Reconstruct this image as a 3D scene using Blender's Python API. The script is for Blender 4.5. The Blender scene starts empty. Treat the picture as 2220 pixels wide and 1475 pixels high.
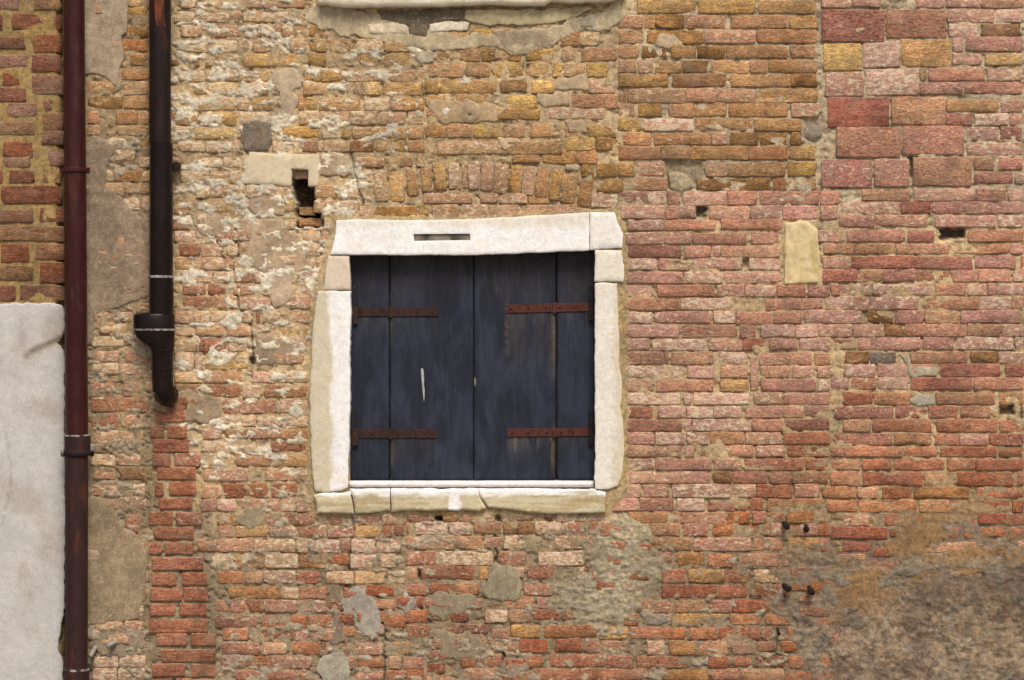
import bpy, math, random
import numpy as np
from mathutils import Vector
from mathutils.geometry import delaunay_2d_cdt

random.seed(7)
RNG = np.random.default_rng(7)
SC = bpy.context.scene
COL = SC.collection

# ------------------------------------------------------------------ camera, light, exposure
S = 0.0022                 # metres per photograph pixel on the wall plane
D = 10.0                   # camera distance
ZC = 2.90                  # height of the picture centre above the pavement
CX, CY = 1110.0, 737.5

cam_d = bpy.data.cameras.new('camera')
cam = bpy.data.objects.new('camera', cam_d)
COL.objects.link(cam)
cam.location = (0, -D, ZC)
cam.rotation_euler = (math.radians(90), 0, 0)
cam_d.sensor_width = 36
cam_d.lens = 36 * D / (2220 * S)
cam_d.clip_end = 500
SC.camera = cam

SUN_EL, SUN_AZ = math.radians(56), math.radians(14)     # azimuth from straight in front of the wall, to the right
w = bpy.data.worlds.new('World'); SC.world = w; w.use_nodes = True
nt = w.node_tree
bg = nt.nodes['Background']
sky = nt.nodes.new('ShaderNodeTexSky'); sky.sky_type = 'NISHITA'; sky.sun_disc = False
sky.sun_elevation = SUN_EL; sky.sun_rotation = math.pi - SUN_AZ
sky.dust_density = 4.0; sky.air_density = 1.0; sky.ozone_density = 0.6
nt.links.new(sky.outputs[0], bg.inputs[0])
bg.inputs[1].default_value = 0.055
sun_d = bpy.data.lights.new('sun', 'SUN'); sun = bpy.data.objects.new('sun', sun_d); COL.objects.link(sun)
sun_d.energy = 1.5; sun_d.angle = math.radians(24); sun_d.color = (1.0, 0.95, 0.87)
sd_ = Vector((math.sin(SUN_AZ) * math.cos(SUN_EL), -math.cos(SUN_AZ) * math.cos(SUN_EL), math.sin(SUN_EL)))
sun.rotation_euler = sd_.to_track_quat('Z', 'Y').to_euler()
SC.view_settings.view_transform = 'Standard'
SC.view_settings.look = 'None'
SC.view_settings.exposure = 1.15
SC.view_settings.gamma = 1.0
SC.view_settings.use_curve_mapping = False

# ------------------------------------------------------------------ helpers
def W(px, py, h=0.0):
    """photograph pixel on the wall plane -> world; h = distance in front of the plane"""
    return ((px - CX) * S, -h, ZC - (py - CY) * S)

def Wp(px, py, h):
    """same for things standing clear of the wall (perspective taken into account)"""
    k = (D - h) / D
    return ((px - CX) * S * k, -h, ZC - (py - CY) * S * k)

def lin(c):
    c = np.asarray(c, float) / 255.0
    return np.where(c <= 0.04045, c / 12.92, ((c + 0.055) / 1.055) ** 2.4)

def alb(r, g, b):
    return lin((r, g, b)) / 1.2

TAB = RNG.random((256, 256))
def vnoise(x, y):
    xi = np.floor(x).astype(int); yi = np.floor(y).astype(int)
    fx = x - xi; fy = y - yi
    fx = fx * fx * (3 - 2 * fx); fy = fy * fy * (3 - 2 * fy)
    a = TAB[yi % 256, xi % 256]; b = TAB[yi % 256, (xi + 1) % 256]
    c = TAB[(yi + 1) % 256, xi % 256]; d = TAB[(yi + 1) % 256, (xi + 1) % 256]
    return (a * (1 - fx) + b * fx) * (1 - fy) + (c * (1 - fx) + d * fx) * fy

def fbm(x, y, sx, sy, o=4, off=0.0):
    x = np.asarray(x, float); y = np.asarray(y, float)
    t = 0; a = 1; n = 0
    fx, fy = 1.0 / sx, 1.0 / sy
    for i in range(o):
        t = t + a * vnoise(x * fx + off + 17.3 * i, y * fy + off * 1.7 + 31.1 * i)
        n += a; a *= 0.55; fx *= 2.03; fy *= 2.03
    return t / n          # 0..1, mean .5

def ss(a, b, x):
    t = np.clip((x - a) / (b - a), 0, 1)
    return t * t * (3 - 2 * t)

def sdist(px, py, poly):
    """signed distance to polygon, positive inside"""
    px = np.asarray(px, float); py = np.asarray(py, float)
    d2 = np.full(px.shape, 1e18); ins = np.zeros(px.shape, bool)
    n = len(poly)
    for i in range(n):
        x1, y1 = poly[i]; x2, y2 = poly[(i + 1) % n]
        ex, ey = x2 - x1, y2 - y1
        l2 = ex * ex + ey * ey + 1e-12
        t = np.clip(((px - x1) * ex + (py - y1) * ey) / l2, 0, 1)
        d2 = np.minimum(d2, (px - x1 - t * ex) ** 2 + (py - y1 - t * ey) ** 2)
        if y1 != y2:
            c = ((y1 > py) != (y2 > py)) & (px < (x2 - x1) * (py - y1) / (y2 - y1) + x1)
            ins ^= c
    d = np.sqrt(d2)
    return np.where(ins, d, -d)

def pldist(px, py, pts):
    d2 = np.full(np.shape(px), 1e18)
    for (x1, y1), (x2, y2) in zip(pts[:-1], pts[1:]):
        ex, ey = x2 - x1, y2 - y1
        t = np.clip(((px - x1) * ex + (py - y1) * ey) / (ex * ex + ey * ey + 1e-9), 0, 1)
        d2 = np.minimum(d2, (px - x1 - t * ex) ** 2 + (py - y1 - t * ey) ** 2)
    return np.sqrt(d2)

def mesh_from(name, V, F, mat, parent=None, tint=None, lime=None, smooth=True, rim=None):
    me = bpy.data.meshes.new(name)
    me.from_pydata([tuple(v) for v in V], [], F)
    if tint is not None:
        a = me.color_attributes.new('tint', 'FLOAT_COLOR', 'POINT')
        buf = np.ones((len(V), 4), np.float32); buf[:, :3] = np.asarray(tint)
        a.data.foreach_set('color', buf.ravel())
    if lime is not None:
        a = me.attributes.new('lime', 'FLOAT', 'POINT')
        a.data.foreach_set('value', np.broadcast_to(np.asarray(lime, np.float32), (len(V),)).copy())
    if rim is not None:
        a = me.attributes.new('rim', 'FLOAT', 'POINT')
        a.data.foreach_set('value', np.asarray(rim, np.float32))
    if smooth:
        me.polygons.foreach_set('use_smooth', [True] * len(me.polygons))
    me.materials.append(mat)
    me.update()
    o = bpy.data.objects.new(name, me)
    COL.objects.link(o)
    if parent: o.parent = parent
    return o

def empty(name, label, cat, loc=(0, 0, 0), group=None):
    o = bpy.data.objects.new(name, None); COL.objects.link(o); o.location = loc
    o.empty_display_size = 0.1
    tag(o, label, cat, group)
    return o

def tag(o, label, cat, group=None):
    o['label'] = label; o['category'] = cat
    if group: o['group'] = group

def adopt(o, parent):
    """parent while keeping world-space mesh coordinates"""
    o.parent = parent
    o.matrix_parent_inverse = parent.matrix_basis.inverted()

# ------------------------------------------------------------------ materials
def mat_new(name):
    m = bpy.data.materials.new(name); m.use_nodes = True
    n = m.node_tree; b = n.nodes['Principled BSDF']
    return m, n, b

class G:
    """tiny node-graph helper"""
    def __init__(s, n): s.n = n
    def node(s, t, **k):
        x = s.n.nodes.new(t)
        for a, v in k.items(): setattr(x, a, v)
        return x
    def link(s, a, b): s.n.links.new(a, b)
    def attr(s, name, out='Color'):
        x = s.node('ShaderNodeAttribute', attribute_name=name); return x.outputs[out]
    def pos(s, scale=(1, 1, 1)):
        g = s.node('ShaderNodeNewGeometry'); m = s.node('ShaderNodeMapping')
        m.inputs['Scale'].default_value = scale
        s.link(g.outputs['Position'], m.inputs['Vector']); return m.outputs[0]
    def noise(s, vec, scale, detail=5, rough=.6, dist=0.0):
        x = s.node('ShaderNodeTexNoise'); x.inputs['Scale'].default_value = scale
        x.inputs['Detail'].default_value = detail; x.inputs['Roughness'].default_value = rough
        x.inputs['Distortion'].default_value = dist
        s.link(vec, x.inputs['Vector']); return x.outputs['Fac']
    def ramp(s, fac, a, b, lo=0.0, hi=1.0):
        x = s.node('ShaderNodeMapRange', interpolation_type='SMOOTHSTEP')
        x.inputs['From Min'].default_value = a; x.inputs['From Max'].default_value = b
        x.inputs['To Min'].default_value = lo; x.inputs['To Max'].default_value = hi
        s.link(fac, x.inputs['Value']); return x.outputs[0]
    def math(s, op, a, b=None):
        x = s.node('ShaderNodeMath', operation=op)
        for i, v in enumerate((a, b)):
            if v is None: continue
            if isinstance(v, (int, float)): x.inputs[i].default_value = v
            else: s.link(v, x.inputs[i])
        return x.outputs[0]
    def mix(s, fac, a, b, mode='MIX'):
        x = s.node('ShaderNodeMix', data_type='RGBA', blend_type=mode)
        for i, v in ((0, fac), (6, a), (7, b)):
            if isinstance(v, (int, float)): x.inputs[i].default_value = v
            elif hasattr(v, '__len__'): x.inputs[i].default_value = (v[0], v[1], v[2], 1)
            else: s.link(v, x.inputs[i])
        return x.outputs[2]
    def gray(s, v):
        x = s.node('ShaderNodeCombineColor')
        for i in range(3): s.link(v, x.inputs[i])
        return x.outputs[0]
    def bump(s, h, dist, strength, prev=None):
        x = s.node('ShaderNodeBump'); x.inputs['Distance'].default_value = dist
        x.inputs['Strength'].default_value = strength
        s.link(h, x.inputs['Height'])
        if prev is not None: s.link(prev, x.inputs['Normal'])
        return x.outputs[0]

def brick_material():
    m, n, b = mat_new('weathered_brick'); g = G(n)
    P = g.pos(); PH = g.pos((1, 1, 3.2))
    c = g.attr('tint')
    big = g.noise(PH, 14, 6, .65, .3)
    med = g.noise(PH, 48, 7, .74, .2)
    fine = g.noise(P, 210, 4, .75)
    v = g.math('MULTIPLY', g.ramp(big, .38, .62, .80, 1.20), g.ramp(med, .38, .62, .66, 1.40))
    v = g.math('MULTIPLY', v, g.ramp(fine, .38, .62, .68, 1.36))
    c = g.mix(1.0, c, g.gray(v), 'MULTIPLY')
    c = g.mix(1.0, c, g.gray(g.ramp(g.noise(P, 2.6, 7, .68, .4), .38, .62, .74, 1.14)), 'MULTIPLY')
    c = g.mix(g.ramp(g.noise(g.pos((1, 1, 1.5)), 4.5, 8, .74, .6), .50, .66, 0, .38), c, tuple(alb(164, 146, 122)))
    # drifting hue: redder / yellower clay
    hue = g.noise(g.pos((1, 1, 2)), 27, 6, .68, .5)
    c = g.mix(g.ramp(hue, .51, .60, 0, .8), c, g.mix(1.0, c, (.96, .78, .70), 'MULTIPLY'))
    c = g.mix(g.ramp(hue, .48, .40, 0, .7), c, g.mix(1.0, c, (1.02, 1.06, .84), 'MULTIPLY'))
    # pale dust on the face, then lime that still clings to it
    dn = g.noise(g.pos((1, 1, 2.0)), 58, 8, .80, .3)
    dn = g.math('ADD', dn, g.math('MULTIPLY', g.math('SUBTRACT', g.attr('lime', 'Fac'), .5), .30))
    c = g.mix(g.ramp(dn, .46, .55, 0, .62), c, g.mix(.5, g.mix(1.0, c, (1.3, 1.42, 1.5), 'MULTIPLY'), tuple(alb(222, 186, 162))))
    ln = g.math('ADD', g.noise(g.pos((1, 1, 1.8)), 30, 8, .74, .4), g.math('MULTIPLY', g.math('SUBTRACT', g.attr('lime', 'Fac'), .5), .34))
    c = g.mix(g.ramp(ln, .575, .625, 0, .82), c, g.mix(g.ramp(fine, .4, .6, 0, 1), tuple(alb(226, 194, 150)), tuple(alb(255, 242, 214))))
    # mortar smeared over the rims
    em = g.math('ADD', g.math('MULTIPLY', g.attr('rim', 'Fac'), .55), g.noise(P, 60, 6, .75, .3))
    c = g.mix(g.ramp(em, .76, .90, 0, .8), c, g.mix(g.ramp(fine, .4, .6, 0, 1), tuple(alb(176, 146, 106)), tuple(alb(206, 182, 144))))
    # scattered pale flecks and scratches, dark scars
    fl = g.noise(g.pos((1, 1, 2.6)), 105, 6, .8, .2)
    c = g.mix(g.ramp(fl, .58, .68, 0, .55), c, g.mix(.5, c, tuple(alb(244, 222, 200))))
    c = g.mix(g.ramp(fl, .42, .33, 0, .6), c, g.mix(1.0, c, (.52, .48, .44), 'MULTIPLY'))
    # dark pits
    pit = g.noise(PH, 95, 4, .65)
    c = g.mix(g.ramp(pit, .40, .31, 0, .7), c, tuple(alb(92, 64, 42)))
    g.link(c, b.inputs['Base Color'])
    b.inputs['Roughness'].default_value = .95
    b.inputs['Specular IOR Level'].default_value = .12
    bm = g.bump(g.noise(PH, 48, 8, .8, .3), .010, .8)
    bm = g.bump(g.noise(P, 210, 4, .75), .003, 1.0, bm)
    g.link(bm, b.inputs['Normal'])
    return m

def mortar_material(name, amp=1.0, warm=(1.12, 1.0, .82)):
    m, n, b = mat_new(name); g = G(n)
    P = g.pos(); c = g.attr('tint')
    med = g.noise(P, 42, 7, .7, .3); fine = g.noise(P, 300, 5, .75)
    v = g.math('MULTIPLY', g.ramp(med, .37, .63, .72, 1.26), g.ramp(fine, .37, .63, .70, 1.28))
    c = g.mix(1.0, c, g.gray(v), 'MULTIPLY')
    c = g.mix(1.0, c, g.gray(g.ramp(g.noise(P, 2.6, 7, .68, .4), .38, .62, .78, 1.10)), 'MULTIPLY')
    c = g.mix(g.ramp(g.noise(g.pos((1, 1, 1.5)), 4.5, 8, .74, .6), .50, .66, 0, .38), c, tuple(alb(164, 146, 122)))
    hue = g.noise(P, 17, 5, .6, .5)
    c = g.mix(g.ramp(hue, .48, .62, 0, .6), c, g.mix(1.0, c, warm, 'MULTIPLY'))
    grit = g.noise(P, 480, 2, .5)
    c = g.mix(g.ramp(grit, .60, .68, 0, .6), c, tuple(alb(235, 220, 195)))
    c = g.mix(g.ramp(grit, .40, .32, 0, .6), c, tuple(alb(88, 66, 48)))
    g.link(c, b.inputs['Base Color'])
    b.inputs['Roughness'].default_value = .97
    b.inputs['Specular IOR Level'].default_value = .1
    bm = g.bump(g.noise(P, 60, 8, .78, .2), .012 * amp, .9)
    bm = g.bump(g.noise(P, 260, 4, .75), .003 * amp, .9, bm)
    g.link(bm, b.inputs['Normal'])
    return m

def plaster_material(name='old_plaster', q=1.0):
    m, n, b = mat_new(name); g = G(n)
    P = g.pos(); c = g.attr('tint')
    big = g.noise(P, 7, 6, .6, .4); med = g.noise(P, 36, 7, .68); fine = g.noise(P, 420, 4, .7)
    v = g.math('MULTIPLY', g.ramp(big, .38, .62, 1 - .16 * q, 1 + .14 * q), g.ramp(med, .38, .62, 1 - .16 * q, 1 + .14 * q))
    v = g.math('MULTIPLY', v, g.ramp(fine, .38, .62, .82, 1.16))
    c = g.mix(1.0, c, g.gray(v), 'MULTIPLY')
    sp = g.noise(P, 150, 3, .6)
    c = g.mix(g.ramp(sp, .62, .68, 0, .7), c, tuple(alb(226, 210, 190)))
    c = g.mix(g.ramp(sp, .37, .31, 0, .6), c, tuple(alb(96, 74, 56)))
    g.link(c, b.inputs['Base Color'])
    b.inputs['Roughness'].default_value = .95; b.inputs['Specular IOR Level'].default_value = .15
    bm = g.bump(g.noise(P, 30, 7, .6), .004, .6)
    bm = g.bump(g.noise(P, 420, 3, .7), .0010, .7, bm)
    g.link(bm, b.inputs['Normal'])
    return m

def stone_material():
    m, n, b = mat_new('istrian_stone'); g = G(n)
    P = g.pos(); c = g.attr('tint')
    big = g.noise(P, 9, 6, .65, .6); med = g.noise(P, 40, 7, .7, .3); fine = g.noise(P, 260, 5, .7)
    v = g.math('MULTIPLY', g.ramp(med, .38, .62, .92, 1.04), g.ramp(fine, .38, .62, .91, 1.06))
    c = g.mix(1.0, c, g.gray(v), 'MULTIPLY')
    c = g.mix(g.ramp(big, .52, .68, 0, .45), c, g.mix(1.0, c, (.92, .83, .68), 'MULTIPLY'))
    # grey veins
    vn = g.math('ABSOLUTE', g.math('SUBTRACT', g.noise(P, 13, 5, .6, 1.2), .5))
    c = g.mix(g.ramp(vn, .008, .0, 0, .45), c, tuple(alb(150, 128, 100)))
    sp = g.noise(g.pos((.45, 1, 1.3)), 70, 8, .8, .5)
    c = g.mix(g.ramp(sp, .41, .33, 0, .5), c, tuple(alb(176, 146, 104)))
    g.link(c, b.inputs['Base Color'])
    b.inputs['Roughness'].default_value = .8; b.inputs['Specular IOR Level'].default_value = .25
    bm = g.bump(g.noise(P, 34, 7, .65, .4), .005, .6)
    bm = g.bump(g.noise(P, 300, 4, .7), .0012, .7, bm)
    g.link(bm, b.inputs['Normal'])
    return m

def wood_material():
    m, n, b = mat_new('blue_painted_wood'); g = G(n)
    c = g.attr('tint')
    st = g.noise(g.pos((1, 1, .10)), 60, 6, .65); big = g.noise(g.pos((1, 1, .45)), 9, 6, .6, .5)
    v = g.math('MULTIPLY', g.ramp(st, .36, .64, .88, 1.12), g.ramp(big, .38, .62, .76, 1.26))
    c = g.mix(1.0, c, g.gray(v), 'MULTIPLY')
    c = g.mix(g.ramp(g.noise(g.pos((1, 1, .2)), 46, 7, .75), .54, .68, 0, .16), c, tuple(alb(92, 94, 102)))
    gr = g.noise(g.pos((1, 1, .035)), 190, 5, .7)
    c = g.mix(g.ramp(gr, .44, .36, 0, .3), c, tuple(alb(26, 26, 30)))
    sp = g.noise(g.pos((1, 1, .4)), 170, 2, .5)
    c = g.mix(g.ramp(sp, .74, .79, 0, .5), c, tuple(alb(150, 150, 150)))
    g.link(c, b.inputs['Base Color'])
    b.inputs['Roughness'].default_value = .7; b.inputs['Specular IOR Level'].default_value = .14
    bm = g.bump(g.noise(g.pos((1, 1, .06)), 130, 6, .65), .0012, .7)
    g.link(bm, b.inputs['Normal'])
    return m

def metal_material(name, base, rust, amt, rough=.5, spec=.4, streak=.25):
    m, n, b = mat_new(name); g = G(n)
    P = g.pos((1, 1, streak))
    a = g.noise(P, 20, 7, .7, .3); f = g.noise(g.pos(), 150, 5, .7)
    c = g.mix(g.ramp(a, .62 - amt, .72 - amt * .7, 0, 1), base, rust)
    v = g.math('MULTIPLY', g.ramp(g.noise(P, 50, 6, .7), .3, .7, .75, 1.25), g.ramp(f, .3, .7, .8, 1.2))
    c = g.mix(1.0, c, g.gray(v), 'MULTIPLY')
    c = g.mix(g.ramp(g.noise(g.pos(), 210, 2, .5), .73, .78, 0, .5), c, tuple(alb(170, 140, 120)))
    g.link(c, b.inputs['Base Color'])
    g.link(g.ramp(a, .4, .7, rough, min(1, rough + .3)), b.inputs['Roughness'])
    b.inputs['Specular IOR Level'].default_value = spec
    g.link(g.bump(f, .0012, .6), b.inputs['Normal'])
    return m

M_BRICK = brick_material()
M_MORTAR = mortar_material('lime_mortar')
M_YMORTAR = mortar_material('yellow_mortar', .7)
M_PLASTER = plaster_material()
M_COAT = plaster_material('smooth_white_plaster', .3)
M_STONE = stone_material()
M_WOOD = wood_material()
M_MAROON = metal_material('maroon_paint', tuple(alb(58, 22, 21)), tuple(alb(70, 34, 26)), .09, .34, .22)
M_BROWN = metal_material('rusted_brown_iron', tuple(alb(48, 24, 20)), tuple(alb(78, 40, 26)), .1, .6, .3)
M_BLACK = metal_material('black_gloss_pipe', tuple(alb(26, 16, 13)), tuple(alb(36, 22, 16)), .08, .2, .2)
M_DARKRUST = metal_material('dark_rust_pipe', tuple(alb(32, 19, 15)), tuple(alb(56, 30, 20)), .1, .45, .2)
M_ORANGE = metal_material('orange_primer', tuple(alb(124, 56, 26)), tuple(alb(70, 36, 22)), .14, .6, .3)
M_RUST = metal_material('rust_strap', tuple(alb(62, 43, 38)), tuple(alb(46, 33, 30)), .08, .85, .15, 1)
M_REDRUST = metal_material('red_rust_strap', tuple(alb(84, 50, 42)), tuple(alb(60, 38, 33)), .08, .85, .15, 1)
M_IRON = metal_material('dark_iron', tuple(alb(42, 30, 26)), tuple(alb(74, 44, 32)), .05, .8, .2, 1)
M_PLATE = metal_material('painted_dark_plate', tuple(alb(38, 36, 40)), tuple(alb(52, 38, 34)), .05, .7, .15, 1)
M_LIMESCALE = metal_material('pale_lime_ring', tuple(alb(160, 150, 144)), tuple(alb(60, 50, 46)), .16, .8, .2, 1)
M_STUB = metal_material('grey_pipe_stub', tuple(alb(150, 142, 136)), tuple(alb(90, 84, 80)), .05, .6, .3, 1)

# ------------------------------------------------------------------ tile-coordinate brick survey
TILES = {'A': (370, 0, 2.949), 'B': (880, 0, 2.95), 'C': (1340, 0, 2.95), 'D': (1720, 0, 2.95),
         'E': (1300, 480, 2.95), 'F': (1720, 480, 2.95), 'G': (880, 1000, 3.106), 'H': (1300, 975, 2.95),
         'I': (1720, 975, 2.95), 'J': (370, 480, 2.949), 'K': (370, 975, 2.949), 'L': (0, 0, 2.95),
         'M': (0, 480, 2.95), 'N': (0, 975, 2.95)}

PAL = {  # colour of the clay, lime on face, roughness
    'r': ((146, 78, 60), .34, .6), 'O': ((166, 92, 60), .30, .6), 'o': ((176, 114, 74), .34, .8),
    'n': ((186, 130, 102), .46, .6), 'p': ((188, 131, 113), .64, .5), 'P': ((202, 154, 138), .66, .5),
    'm': ((158, 106, 92), .50, .5), 'y': ((206, 164, 98), .32, 1.2), 'Y': ((218, 176, 110), .36, .9),
    'b': ((182, 134, 82), .26, 1.2), 'k': ((132, 98, 58), .22, 1.6), 't': ((192, 146, 104), .40, .7),
    'c': ((204, 160, 110), .58, 1.1), 'g': ((172, 154, 132), .40, .7), 'd': ((164, 122, 94), .40, .7),
    'q': ((168, 112, 86), .12, .05), 'z': ((128, 118, 104), .30, .8), 'R': ((152, 90, 78), .50, .4),
}

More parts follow.
